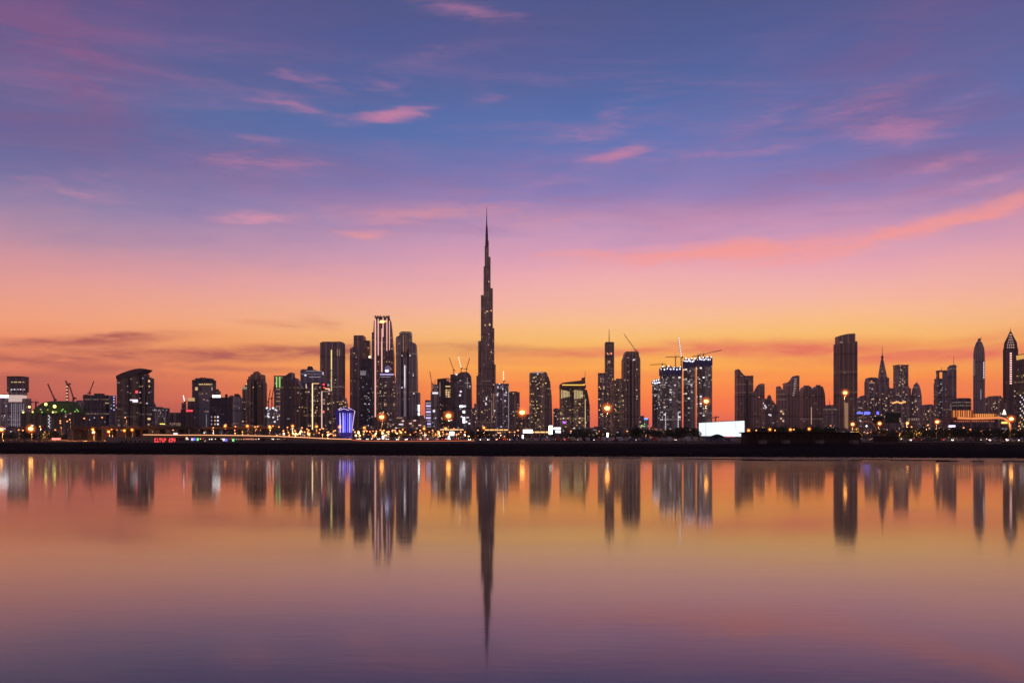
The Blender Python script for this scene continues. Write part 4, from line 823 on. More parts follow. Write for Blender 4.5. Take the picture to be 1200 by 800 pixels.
a = Tower('tower', 'flat-topped dark tower standing up behind the wide block with an orange window row', 1055.4, 3500); a.box('shaft', 1048.8, 1062.4, 428.6, FMl, d=.8, g=3); a.box('crown', 1048.4, 1062.8, 427.8, ROOF, 428.7, d=.85); a.wins(14, 1050, 1061, 432, 452, WIN, 1, 1)
a = Tower('tower_block', 'wide block crossed by a bright orange row of windows', 1053.6, 3000); a.box('shaft', 1042.6, 1065, 455, FMl, d=.6, g=4); a.box('corner_room', 1061, 1065, 452.4, FM, 455.2); a.stick('beacon', 1043.4, 454, 2, 1.6, gR)
for i in range(9): a.stick('window', 1044.4+i*2, 471.4+.7*math.sin(i*1.4), 1.6, 1.6, glow('orow', (1,.45,.12), 1.6))
a.wins(22, 1043, 1064, 460, 503, WIN)
a = Tower('tower', 'bullet-shaped dark tower with a tiny spike and scattered lit windows', 1073.8, 3000)
a.loft('shaft', [(448.4,1073,1075),(451,1071,1077),(456,1069.2,1078.6),(464,1068,1079.8),(478,1067.4,1080.4)], FMl, n=14, ry=.9); a.mast('spike', 1074.6, 445.4, 449, .6); a.wins(16, 1069, 1079, 462, 503, WIN)
a = Tower('tower_block', 'round-cornered apartment block beside the bullet-shaped tower', 1086.8, 2700); a.sil('shaft', [(1080.6,477.4),(1082,475),(1084.6,474),(1089,473.6),(1092,475.4),(1093.4,478.4)], FBl, d=30); a.wins(14, 1082, 1092, 478, 503, WIN)
# --- slanted twins
a = Tower('skyscraper', 'tower with an open square frame crown and a short mast', 1101.8, 3050)
a.box('shaft', 1097, 1107.8, 443.6, FGl, d=.9, g=2); a.box('side_wing', 1096.2, 1099.4, 449, FM, d=3); a.box('frame_post', 1098.2, 1099.6, 435, FM, 443.7, d=4); a.box('frame_post', 1105.8, 1107.6, 435, FM, 443.7, d=4); a.box('frame_beam', 1098.2, 1107.6, 434, FM, 435.6, d=.8); a.mast('mast', 1103.2, 430, 434.2, .8)
a.stick('window', 1110, 451.4, 1.6, 1.6, gC)
for x, y in ((1103.6,456.6),(1101.4,460),(1109.6,455),(1102,470.6),(1104.8,470.6),(1106.8,476.6),(1103.6,478),(1105,487),(1101,483)): a.stick('window', x, y, 1.3, 1.2, gCd)
a.wins(12, 1098, 1107, 447, 503, WINC)
a = Tower('skyscraper', 'triangular tower whose slanting top rises to a thin antenna', 1112.6, 3000)
a.sil('shaft', [(1107.4,443),(1109.6,441),(1111,437),(1113,430.6),(1115.4,427.6),(1118,428.4)], fac((.30,.25,.25), GL, .05), d=34); a.mast('antenna', 1117.7, 416.8, 429, .8); a.wins(8, 1108, 1116, 445, 503, WINC)
a = Tower('office_block', 'plain dark box building beside the antenna tower', 1126.6, 2500); a.box('shaft', 1118, 1135.4, 467.4, fac((.12,.12,.15), GL, .02), d=.7, g=4); a.box('roof_room', 1123, 1135, 466.4, ROOF, 467.5, d=.7)
a = Tower('skyscraper', 'smooth bullet-shaped tower with pale light edges below its dome', 1147.4, 3200)
a.loft('shaft', [(399,1145.6,1149),(402.6,1143.6,1151.2),(408,1141.8,1153),(414.6,1141,1153.6),(425,1140.8,1153.8)], fac((.4,.34,.33), (.09,.08,.1), .04, WHITE, .6, 4, 4, 8.), n=16, ry=.9); a.loft('cap', [(396.4,1147,1149),(399.2,1145.6,1149)], ROOF, n=8, yb=399.2); a.mast('spike', 1149.8, 392.6, 398, .6)
for i in range(7):
    a.stick('edge_light', 1141.6, 422+i*2.8, .9, 1.6, gCd); a.stick('edge_light', 1152.8, 425+i*2.8, 1., 1.8, gC)
a.stick('light_line', 1149.4, 462, .8, 12, gCd)
for x in (1144, 1147, 1150.6): a.stick('pilaster', x, 470, .6, 70, simple('grey_fin', (.4,.36,.38), .6))
a = Tower('tower_block', 'stepped brown block between the bullet tower and the lattice-crowned tower', 1165, 2600); a.sil('shaft', [(1158,467),(1158,465.6),(1161,465.6),(1161.4,464),(1169,464),(1169.4,466),(1172,466.4),(1172.4,472),(1176.4,473)], FBl, d=40); a.wins(18, 1159, 1175, 468, 502, WIN)
a = Tower('skyscraper', 'dark tower with a lattice pyramid crown and a ladder of coral lights', 1184, 3100)
a.box('shaft', 1178, 1190.4, 409, fac((.13,.08,.07), GL, .04, WARM, .7), d=.9, g=2); a.loft('lattice_crown', [(388.4,1183.4,1184.8),(394,1181.6,1186.8),(401,1178.8,1189.6),(409.2,1178,1190.4)], simple('lattice', (.08,.05,.05), .6), n=4, yb=409.2, flat=2); a.mast('spire', 1184.1, 384, 390, .9)
for j, (y, hw) in enumerate(((392,1.2),(395,2.),(398,3),(401,4),(404,4.8),(407,5))):
    for i in range(j//2+2): a.stick('crown_light', 1184.2-hw+2*hw*(i+.5)/(j//2+2), y, .9, .9, glow('coralw', (1,.6,.5), 1.1))
for i in range(14): a.stick('ladder_light', 1183.4, 414+i*2.7, 5.2, 1.35, glow('coralw2', (1,.50,.42), 1.7))
for y in (458, 464): a.stick('ladder_light', 1189, y, 1, 1, gP)
a = Tower('tower_block', 'small pale block squeezed beside the gold-capped tower', 1191.6, 2700); a.box('shaft', 1188, 1196, 478.6, FB, d=1, g=2); a.box('roof_room', 1189.6, 1193, 477.8, ROOF, 478.6)
a = Tower('tower', 'tower with a gold-lit top storey and bright white and yellow lower windows', 1201, 2500)
a.box('shaft', 1194.6, 1212, 421, fac((.14,.10,.08), GL, .2, GOLD, .8), d=.9, g=4); a.box('gold_storey', 1194.8, 1211.8, 416, glow('gstorey', (1,.5,.05), .7), 421.2, d=.9); a.box('roof_slab', 1194.4, 1212.2, 415.2, ROOF, 416, d=.92)
for i in range(16): a.stick('window', 1196+(i % 3)*2, 463+i*2.6, 1.5, 1.6, gC if i < 10 else gG)

# ------------------------------------------------------------ cranes
def truss(a, b, w, n, r):
    a = Vector(a); b = Vector(b); d = (b-a); L_ = d.length; d.normalize()
    up = Vector((0,1,0)); u = d.cross(up).normalized(); sh = []
    corners = [u*w/2+up*w/2, u*w/2-up*w/2, -u*w/2-up*w/2, -u*w/2+up*w/2]
    for c in corners: sh.append(bar(a+c, b+c, r))
    for i in range(n):
        p = a+d*L_*i/n; q = a+d*L_*(i+1)/n
        for k in range(4): sh.append(bar(p+corners[k], q+corners[(k+1) % 4], r*.7))
    return merge(*sh)
CR = simple('crane_paint', (.16,.10,.08), .6)
def crane(label, D, bx, by, ty, tip, back=None, lamps=0, lm=None, w=1.8, group='tower cranes over the building sites', r=.35, mastlamps=0):
    """luffing or hammerhead crane: foot (bx, by), slewing ring at ty, jib tip, counter jib end"""
    s = Tower('tower_crane', label, bx, D, 'crane', group); s.root.location.z = wz(by, D); s.gz = wz(by, D)
    top_ = (0, 0, s.lz(ty)); tp = (s.lx(tip[0]), 0, s.lz(tip[1]))
    mesh_obj('mast', *truss((0,0,0), top_, w, max(3, int(s.lz(ty)/6)), r), CR, s.root)
    mesh_obj('jib', *truss(top_, tp, w*.7, 10, r*.8), CR, s.root)
    bk = back or (bx-(tip[0]-bx)*.22, ty-.3)
    bk = (s.lx(bk[0]), 0, s.lz(bk[1])); mesh_obj('counter_jib', *truss(top_, bk, w*.6, 3, r*.8), CR, s.root)
    mesh_obj('counterweight', *box(bk[0]-w*.6, bk[0]+w*.6, -w*.5, w*.5, bk[2]-w*1.2, bk[2]-.2), CONC, s.root)
    mesh_obj('cab', *box(w*.4, w*1.5, -w*.6, w*.6, top_[2]-w*1.1, top_[2]+w*.3), STEEL, s.root)
    pk = (0, 0, top_[2]+abs(tp[0]-top_[0])*.10+w*1.5)
    mesh_obj('pendant', *merge(bar(top_, pk, r), bar(pk, Vector(top_).lerp(Vector(tp), .8), r*.35), bar(pk, bk, r*.35)), CR, s.root)
    for i in range(lamps):
        p = Vector(top_).lerp(Vector(tp), (i+.5)/lamps); mesh_obj('lamp', *ball((p.x, -w*.6, p.z), .55*s.k*1.0, 6, 4), lm or gBulbW, s.root)
    for i in range(mastlamps): mesh_obj('lamp', *ball((0, -w*.7, top_[2]*(i+.5)/mastlamps), .5*s.k, 6, 4), lm or gBl, s.root)
    return s
crane('luffing crane leaning away from the green-lit mound', 1500, 64, 478, 468, (56,449.6), w=1.6)
crane('crane whose mast is strung with warm lamps above the green-lit mound', 1500, 79, 474, 451, (77,446), (82,449), mastlamps=6, w=1.8)
crane('short crane beside the lamp-strung one over the green mound', 1520, 86, 478, 466, (81.5,452), (89,466), w=1.6)
crane('low hammerhead crane behind the green mound', 1600, 42, 487, 471, (34,471.4), (45,471), w=1.4)
crane('crane leaning up from the roof of the wide dark block', 2200, 105, 462.2, 459.6, (110,446.4), (103,460), w=1.8)
crane('small crane strung with white lamps beside the yellow-lit box', 2000, 216.4, 472, 470, (215,463), (218,470), lamps=5, w=1.5)
crane('crane with a steep jib behind the half-built white-lit frame', 1800, 318.6, 480, 466, (322,449), (316,467), w=1.4)
crane('second, lower crane beside the steep one by the white-lit frame', 1800, 314.4, 480, 470, (317,456), (312.6,471), w=1.2)
crane('thin crane leaning over the stepped grey block', 2050, 506, 459, 449, (503.6,435), (508,449.6), w=1.4)
crane('crane tilted outward on the roof of the yellow-windowed tower', 2150, 531.4, 439, 433, (526.4,418.6), (533,434), w=1.4)
crane('crane strung with white lamps on the round-topped grey tower', 2100, 540.4, 437, 431, (537.2,418), (542.6,431.6), lamps=6, lm=gBl, w=1.5)
crane('crane leaning towards the needle tower from the round-topped grey tower', 2100, 546.6, 436.4, 432, (550.4,419.4), (544.6,432), w=1.5)
crane('upright crane outlined by white lamps above the floodlit crown', 2600, 590, 449.6, 446, (590,434.6), (592,446.4), lamps=6, lm=gBl, w=1.8)
crane('crane on the chamfered tower, jib raised back over the masted tower', 3000, 744.4, 412.4, 410, (731.4,391.4), (747,410.6), w=2.2, lamps=4, lm=gWd)
crane('tallest crane, its jib glaring white on a mast as high as the unfinished towers', 2020, 798.4, 506, 418, (795.2,395), (800,418), lamps=9, w=2.2)
crane('flat crane over the shortest unfinished tower', 2100, 776, 428.6, 426.6, (762,427.4), (780,426.4), w=1.5)
crane('flat crane over the blazing white unfinished tower', 2000, 791.6, 428, 418, (780,418.4), (796,417.6), w=1.5)
crane('flat crane standing between the twin unfinished towers', 2060, 817.6, 432, 417, (810.6,417.8), (821,416.6), w=1.5)
crane('crane with the longest level jib, on the highest unfinished tower', 2080, 824, 417.4, 415, (846,410), (818,415.6), w=1.6)
crane('tiny crane beside the huge white screen', 1700, 838.4, 505, 488.6, (833,490), (842,488), w=1.6, r=.35)

# ------------------------------------------------------------ foreground of the city: screen, arches, viaduct, halls
s = Tower('billboard', 'huge blank glaring white screen standing by the shore', 845.6, 1400, 'screen')
s.sil('screen', [(819.4,510.4),(819.4,495.4),(872,492.8),(872,511.4)], glow('screen', (.80,.92,1.), 1.15), d=4, base=False)
for x in (822, 834, 846, 858, 869): s.add('support', box(s.lx(x)-.5, s.lx(x)+.5, 2.2, 3.2, 0, s.lz(496)), STEEL)
s.add('top_rail', bar((s.lx(819), 0, s.lz(495)), (s.lx(872.4), 0, s.lz(492.4)), .6), STEEL); s.add('seam', box(s.lx(861.8), s.lx(862.1), -2.3, -2.02, s.lz(502), s.lz(494)), simple('seam', (.3,.35,.4), .6))
s = Tower('tent', 'small dark peaked tent in front of the white screen', 840, 380, 'tent'); s.sil('canopy', [(830.6,512.4),(832,511.4),(836,510.2),(840.4,508.6),(845,510.4),(849.4,512.4)], simple('tent', (.02,.018,.02), .9), d=6, base=False)
for x in (831.4, 840, 848.6): s.add('pole', box(s.lx(x)-.08, s.lx(x)+.08, -2.6, -2.4, 0, s.lz(512)), STEEL)
ORL = glow('orline', (1,.24,.03), .5)
s = Tower('terminal_building', 'long low hall whose upper storeys glow orange between upright fins', 1140, 1300, 'building')
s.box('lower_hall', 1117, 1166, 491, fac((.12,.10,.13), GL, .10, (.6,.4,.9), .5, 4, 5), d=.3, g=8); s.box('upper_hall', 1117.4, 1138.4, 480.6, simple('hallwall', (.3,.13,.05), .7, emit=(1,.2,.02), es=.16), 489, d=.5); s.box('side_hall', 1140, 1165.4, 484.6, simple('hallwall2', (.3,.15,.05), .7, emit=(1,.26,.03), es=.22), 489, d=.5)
for i in range(8): s.stick('fin', 1118.4+i*2.7, 484.6, .9, 8, ORL if i % 2 else glow('orbright', (1,.36,.05), .8))
for i in range(10): s.stick('fin', 1141.2+i*2.5, 486.8, .9, 4.2, glow('orbright', (1,.36,.05), .8))
for i in range(22): s.stick('soffit_light', 1118+i*2.2, 493.4, .9, 1.4, glow('ordim', (1,.22,.05), .5))
s = Tower('footbridge', 'orange-lit arched canopy bridge with drooping ends under the glowing hall', 1144, 1150, 'bridge')
def tube_path(s, pts, r, mat, name, dy=0):
    P = [(s.lx(x), dy, s.lz(y)) for x, y in pts]; return s.add(name, merge(*[bar(p, q, r, 8) for p, q in zip(P, P[1:])]), mat, solid=False)
tube_path(s, [(1122,489.6),(1140,490.3),(1160,489.8),(1172,489.2),(1177,490.4),(1181,493.4),(1183.4,497.4),(1184,502),(1184.2,510)], 1.25, glow('archor', (1,.27,.04), .8), 'lit_tube')
tube_path(s, [(1122,489.6),(1115,489.4),(1110,492),(1106,496.4),(1104.4,501),(1104,510)], .9, simple('archdark', (.25,.1,.06), .6), 'dark_tube')
tube_path(s, [(1116,491.8),(1166,492)], .7, simple('archdark', (.25,.1,.06), .6), 'canopy_beam', 4)
for x in (1138, 1160): s.add('pier', box(s.lx(x)-.4, s.lx(x)+.4, -1, 1, 0, s.lz(491)), CONC)
s = Tower('pylon_light', 'small pointed lantern glowing white beside the footbridge', 1176.8, 1400, 'lantern'); s.loft('lantern', [(479.6,1176.4,1177.2),(482.6,1175.6,1178.2),(485.6,1174.8,1179)], glow('lantern', (1,.8,.6), 1.8), n=8, yb=485.6); s.add('stem', box(s.lx(1176.4), s.lx(1177.4), -.5, .5, 0, s.lz(485.6)), CONC)
s = Tower('kiosk_hall', 'low yellow-lit hall below the pointed lantern', 1177, 1300, 'building'); s.loft('hall', [(493,1174,1180),(496,1173,1181)], FD, n=10); s.stick('window_band', 1177, 495, 6.4, 2.2, glow('yel', (1,.66,.1), 1.6))
s = Tower('arch_gate', 'thin round arch glowing faint orange near the dark hoardings', 1016, 900, 'arch')
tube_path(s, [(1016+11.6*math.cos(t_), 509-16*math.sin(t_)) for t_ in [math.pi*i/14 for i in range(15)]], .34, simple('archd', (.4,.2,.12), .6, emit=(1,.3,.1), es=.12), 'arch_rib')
s.add('deck', box(s.lx(1003), s.lx(1029), -2, 2, 0, s.lz(508)), CONC); mesh_obj('lamp', *ball((s.lx(1015), -1, s.lz(499)), .8), gBulbW, s.root)
s = Tower('hoarding', 'large dark green billboard on legs below the wide block', 1046.4, 1000, 'billboard'); s.add('board', box(s.lx(1037.4), s.lx(1055), -.6, .6, s.lz(495.6), s.lz(483.4)), simple('hoard', (.02,.035,.02), .7))
for x in (1041, 1051): s.add('leg', box(s.lx(x)-.4, s.lx(x)+.4, -.4, .4, 0, s.lz(495)), STEEL)
s.stick('lit_edge', 1054.4, 492, .8, 5, gWd)
s = Tower('hoarding', 'smaller black billboard under the blue neon sign', 1029, 1000, 'billboard'); s.add('board', box(s.lx(1023.4), s.lx(1034.8), -.6, .6, s.lz(495.4), s.lz(488)), simple('hoard2', (.015,.02,.015), .7))
for x in (1026, 1032): s.add('leg', box(s.lx(x)-.4, s.lx(x)+.4, -.4, .4, 0, s.lz(495)), STEEL)
s = Tower('neon_sign', 'bright blue neon sign between the round-shouldered tower and the black billboard', 1016, 1500, 'sign')
for x, w, h in ((1007.6,7,2),(1015.4,5,3.4),(1018.6,2.4,2.6),(1028.6,2.6,3.6)): s.add('letter', box(s.lx(x-w/2), s.lx(x+w/2), -.5, .5, s.lz(483.8+h/2), s.lz(483.8-h/2)), glow('neonblue', (.10,.14,1), 1.5 if h < 3 else 2.6))
s.add('frame', box(s.lx(1004), s.lx(1030), .6, 1.2, s.lz(486.6), s.lz(486)), STEEL)
for x in (1006, 1017, 1028): s.add('leg', box(s.lx(x)-.4, s.lx(x)+.4, .6, 1.2, 0, s.lz(486)), STEEL)
# dark halls along the shore on the right hand bank
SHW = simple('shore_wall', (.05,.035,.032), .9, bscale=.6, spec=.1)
s = Tower('shore_building', 'long low dark hall with a row of square openings along the shore', 920, 300, 'building')
s.add('wall', box(s.lx(872), s.lx(1003), -4, 4, 0, s.lz(507.4)), SHW); s.add('roof', box(s.lx(870), s.lx(1005), -4.6, 4.6, s.lz(507.4), s.lz(506.2)), simple('shore_roof', (.03,.022,.022), .9, spec=.05))
BLK = simple('opening', (.008,.007,.008), .95)
for i in range(16): s.stick('opening', 884+i*7.4+random.uniform(-1.4,1.4), 511.6, 2.4, 3.4, BLK, t=.05)
for i in range(9): s.add('boat_shed', merge(box(s.lx(884+i*13), s.lx(890+i*13), -9, -5, 0, 1.1)), simple('shed', (.16,.13,.13), .8)) if i in (0, 2, 5, 8) else None
s = Tower('shore_wall', 'plain low pale-grey quay wall below the arch gate and hoardings', 1090, 300, 'wall')
s.add('wall', box(s.lx(1008), s.lx(1240), -.5, .5, 0, s.lz(518.4)), SHW); s.add('coping', box(s.lx(1007.6), s.lx(1240.4), -.7, .7, s.lz(518.4), s.lz(517.9)), simple('coping', (.16,.14,.14), .8))
for x0, x1 in ((1154,1173),(1000,1014)): s.stick('pale_panel', (x0+x1)/2, 519, x1-x0, 1.4, simple('pp', (.22,.19,.19), .8), t=.1)
s = Tower('service_hut', 'squat dark hut on the quay wall in front of the hoardings', 1038, 330, 'hut'); s.add('wall', box(s.lx(1027), s.lx(1049), -3, 3, 0, s.lz(510.8)), SHW); s.add('roof', box(s.lx(1026.4), s.lx(1049.6), -3.3, 3.3, s.lz(510.8), s.lz(510.2)), ROOF)
# viaduct and ramps on the left
VC = simple('viaduct', (.14,.10,.085), .85, bscale=.3)
s = Tower('viaduct', 'long dark elevated road on thick piers below the sail-roofed tower', 160, 560, 'bridge')
s.add('deck', box(s.lx(88), s.lx(232), -7, 7, s.lz(503.2), s.lz(500.6)), VC); s.add('parapet', box(s.lx(88), s.lx(232), -7.3, -7.0, s.lz(502), s.lz(499.6)), simple('parapet', (.10,.075,.07), .85)); s.add('parapet', box(s.lx(88), s.lx(232), 7.0, 7.3, s.lz(502), s.lz(499.6)), simple('parapet', (.10,.075,.07), .85))
for x, w in ((94.5,9),(114,3),(132,2.4),(150,2.4),(161,2.6),(169,2.6),(190,2),(212,2),(228,2)): s.add('pier', box(s.lx(x-w/2), s.lx(x+w/2), -4, 4, 0, s.lz(503.2)), VC)
s = Tower('underpass_wall', 'rust-coloured retaining wall glowing under the viaduct', 150, 640, 'wall')
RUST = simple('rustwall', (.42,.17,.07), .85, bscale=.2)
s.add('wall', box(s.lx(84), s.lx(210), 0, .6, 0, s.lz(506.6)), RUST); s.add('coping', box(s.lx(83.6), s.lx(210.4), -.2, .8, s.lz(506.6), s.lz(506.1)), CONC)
s = Tower('quay_wall', 'grey quay wall pierced by small square drains', 150, 390, 'wall')
s.add('wall', box(s.lx(124), s.lx(182), 0, 1, 0, s.lz(512.2)), simple('quay', (.22,.18,.17), .9, bscale=.5)); s.add('coping', box(s.lx(123.6), s.lx(182.4), -.2, 1.2, s.lz(512.2), s.lz(511.7)), CONC)
for i in range(7): s.stick('drain', 143+i*5.2, 516.8, 1.5, 1.8, BLK, t=.05)
s = Tower('neon_sign', 'row of glowing red letters standing on the quay', 193.6, 385, 'sign')
gRs = glow('redsign', (1,.04,.04), 1.1)
glyphs = ['111100111','010010111','111010010','110101011','111101100','000000000','011110101','111011110','101111010']
for gi_, gl_ in enumerate(glyphs):
    gx = 181+gi_*2.8; sh = []
    for q, c in enumerate(gl_):
        if c == '1': sh.append(box(s.lx(gx+(q % 3)*.75), s.lx(gx+(q % 3)*.75+.6), -.12, .12, s.lz(514.0+(q//3)*1.7+.75), s.lz(513.1+(q//3)*1.7+.1)))
    if sh: s.add('letter', merge(*sh), gRs)
s.add('frame', merge(box(s.lx(180), s.lx(207), .15, .3, 0, s.lz(518.0)), box(s.lx(180), s.lx(207), .15, .3, s.lz(512.9), s.lz(512.6)), *[box(s.lx(x), s.lx(x)+.12, .15, .3, 0, s.lz(512.6)) for x in (180, 188, 197, 206.6)]), STEEL)
for x, y, c, nm in ((219,513.6,gP,'coral'),(225.4,514.6,gLv,'lavender'),(228,514.4,gB,'deep blue'),(231.8,514.6,glow('gr2', (.15,.9,.2), 1.4),'green'),(240.4,517.2,gWd,'dim amber'),(262.4,515,gC,'cold white'),(265.4,515.4,gB,'violet blue'),(273.4,515.4,glow('gr2', (.15,.9,.2), 1.4),'bright green')):
    s = Tower('fairground_light', nm+' coloured lamp panel on a short post along the quay', x, 400, 'light'); s.add('post', box(-.06, .06, -.06, .06, 0, s.lz(y)), STEEL); s.add('panel', box(-.4, .4, -.2, -.07, max(.2, s.lz(y)-.5), s.lz(y)+.5), c)
s = Tower('railing', 'dotted railing with faint amber lamps along the quay', 290, 390, 'railing'); s.add('rail', box(s.lx(277), s.lx(300), -.03, .03, .95, 1.02), STEEL)
for i in range(9):
    s.add('post', box(s.lx(277+i*2.9)-.03, s.lx(277+i*2.9)+.03, -.03, .03, 0, 1.), STEEL); s.add('lamp', ball((s.lx(277+i*2.9), -.05, 1.15), .16, 6, 4), glow('ambertiny', (1,.6,.35), 1.4))
# curved ramp with an added glowing strip in place of car light trails
s = Tower('ramp_road', 'long low ramp road edged by one continuous glowing amber strip standing in for car light trails', 300, 470, 'bridge')
pts = [(168,509.3),(200,509.6),(240,509.7),(280,510.1),(320,510.9),(355,512.4),(385,514),(412,514.6)]
P = [(s.lx(x), s.lz(y)) for x, y in pts]
def ribbon(P, y0, y1, dz0, dz1):
    vs = []
    for x, z in P: vs += [(x,y0,z+dz0),(x,y1,z+dz0),(x,y1,z+dz1),(x,y0,z+dz1)]
    n = len(P); fs = [(0,1,2,3), (n*4-1,n*4-2,n*4-3,n*4-4)]
    for i in range(n-1):
        for k in range(4): fs.append((i*4+k, i*4+(k+1) % 4, i*4+4+(k+1) % 4, i*4+4+k))
    return vs, fs
s.add('deck', ribbon(P, 0, 8, -1.1, -.5), VC); s.add('parapet', ribbon(P, -.3, 0, -1.2, .0), simple('ramp_wall', (.3,.18,.12), .8))
s.add('trail_strip', ribbon(P, -.42, -.3, -.05, .22), glow('rail', (1,.46,.20), 1.5))  # amber strip added in place of car light trails
for i in range(9):
    x = 175+i*26; z_ = [q for q in P if q[0] >= s.lx(x)]; z_ = z_[0][1] if z_ else P[-1][1]
    if z_ > 1.8: s.add('pier', box(s.lx(x)-.5, s.lx(x)+.5, 1, 7, 0, z_-1.1), VC)
s = Tower('ramp_road', 'road leading on past the blue pavilion, its red-orange strip standing in for light trails', 450, 470, 'road'); P = [(s.lx(x), s.lz(y)) for x, y in ((412,514.4),(430,515.6),(470,515.9),(520,515.6),(556,515.2))]
s.add('deck', ribbon(P, 0, 8, -.9, -.35), VC); s.add('parapet', ribbon(P, -.3, 0, -1., .0), simple('ramp_wall2', (.42,.16,.08), .8)); s.add('trail_strip', ribbon(P, -.40, -.3, -.45, -.25), glow('trail2', (1,.20,.05), .8))  # red-orange strip added in place of car light trails
s = Tower('viaduct', 'far orange-lit flyover behind the ramp with the amber light-trail strip', 280, 950, 'bridge')
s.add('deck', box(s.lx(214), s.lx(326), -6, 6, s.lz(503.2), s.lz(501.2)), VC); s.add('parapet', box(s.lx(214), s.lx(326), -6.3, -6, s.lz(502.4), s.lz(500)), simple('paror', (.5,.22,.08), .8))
for i in range(12): s.add('pier', box(s.lx(218+i*9)-1, s.lx(218+i*9)+1, -4, 4, 0, s.lz(503.2)), VC)
# long lit canopies
for lbl, cx_, x0, x1, y, D, m_ in (('toll canopy with a broken white light band beside the needle tower', 530, 516, 544, 503.3, 900, gW), ('station canopy with a continuous orange light band past the needle tower', 582, 568, 596, 503.6, 900, glow('canor', (1,.42,.12), 1.6)),
                              ('low lit market roof glowing amber under the golden-window tower', 634, 614, 645, 506.2, 800, glow('canam', (1,.46,.14), 1.8))):
    s = Tower('canopy', lbl, cx_, D, 'canopy'); s.add('roof', box(s.lx(x0), s.lx(x1), -5, 5, s.lz(y), s.lz(y)+.8), ROOF)
    for i in range(5):
        q = x0+(x1-x0)*(i+.06)/5; s.add('light_band', box(s.lx(q), s.lx(q+(x1-x0)*.17), -5.2, -5.02, s.lz(y)-.5, s.lz(y)+.55), m_); s.add('post', box(s.lx(q)-.25, s.lx(q)+.25, -4, -3.5, 0, s.lz(y)), STEEL)
for lbl, cx_, x0, x1, y0, y1, D, m_ in (('square white lightbox among the orange lamps before the yellow-windowed tower', 529.6, 527, 532, 505.6, 510, 600, gWW), ('wide cream lightbox glowing under the golden-window tower', 618.4, 613, 624, 503.2, 507.2, 700, glow('cream', (1,.85,.6), 4)),
        ('tall glaring white light column beside the golden-window tower', 645.4, 643.2, 647.4, 498.6, 508.4, 700, glow('colw', (1,.95,.85), 5)), ('upper of the two white signs beside the glaring light column', 653.2, 649, 657, 500.8, 503, 720, gWW), ('lower of the two white signs beside the glaring light column', 654, 651, 657, 504.4, 506.6, 720, gWW),
        ('slim white light post under the lens-topped tower', 448.8, 448, 449.7, 510.4, 514, 480, gWW), ('slim white light post under the yellow-windowed tower', 526, 525.2, 526.9, 510.6, 514.4, 480, gWW), ('slim white light post below the cream lightbox', 612.6, 611.8, 613.5, 509.4, 513.4, 480, gWW),
        ('slim white light post below the masted tower', 712, 711.1, 712.9, 507, 511.6, 420, gWW), ('low white sign under the pale block near the ramp', 206.5, 203.4, 209.6, 507, 509, 620, gC), ('flat lilac glowing canopy in front of the glowing orange hall', 1115.6, 1112, 1119.4, 498, 500.4, 1000, glow('lil', (.8,.66,1), 2.)),
        ('small violet sign at the foot of the pale bluish tower', 7, 4, 10, 501.4, 505.4, 1500, gLv), ('red neon strip low in front of the green construction mound', 65.6, 61, 70.6, 513, 515.2, 480, glow('nr', (1,.25,.2), 1.6))):
    s = Tower('lightbox', lbl, cx_, D, 'sign'); s.add('panel', box(s.lx(x0), s.lx(x1), -.4, .4, s.lz(y1), s.lz(y0)), m_); s.add('post', box(-.2, .2, .41, .8, 0, s.lz(y0)), STEEL); s.add('cap', box(s.lx(x0)-.1, s.lx(x1)+.1, -.5, .5, s.lz(y0), s.lz(y0)+.2), STEEL)

# ------------------------------------------------------------ low-rise at the foot of the skyline
LM = [(20,'pale towers'),(66,'green construction mound'),(118,'wide dark block'),(160,'sail-roofed tower'),(205,'plain brown block'),(240,'gold-parapet tower'),(262,'blue glass block'),(301,'massive brown stepped tower'),(340,'gabled dark tower'),(372,'gold-lined slim tower'),(404,'blue pavilion'),
      (450,'pink-lined tower'),(480,'curved glass tower'),(525,'yellow-windowed tower'),(570,'needle skyscraper'),(605,'plain square block'),(633,'golden-window tower'),(672,'golden hotel'),(712,'masted tower'),(740,'chamfered tower'),(786,'unfinished towers'),(846,'white screen'),(874,'horned slab tower'),(905,'domed building'),
      (930,'curved-horn tower'),(951,'twin-turret tower'),(990,'massive blocky tower'),(1021,'arched-crown tower'),(1053,'wide orange-row block'),(1074,'small bullet-shaped tower'),(1105,'open-frame tower'),(1140,'orange glowing hall'),(1184,'lattice-crowned tower')]
def near(px): return min(LM, key=lambda q: abs(q[0]-px))[1]
rg = random.Random(31); x = -6.
fm = [fac((.16,.12,.11), GL, .16, WARM, 1.0, 3.5, 4), fac((.2,.16,.15), GL, .10, WARM, .9, 3.5, 4), fac((.11,.09,.10), GL, .14, WHITE, .9, 3.5, 4), fac((.22,.14,.10), GL, .2, (1,.45,.15), .9, 3.5, 4)]
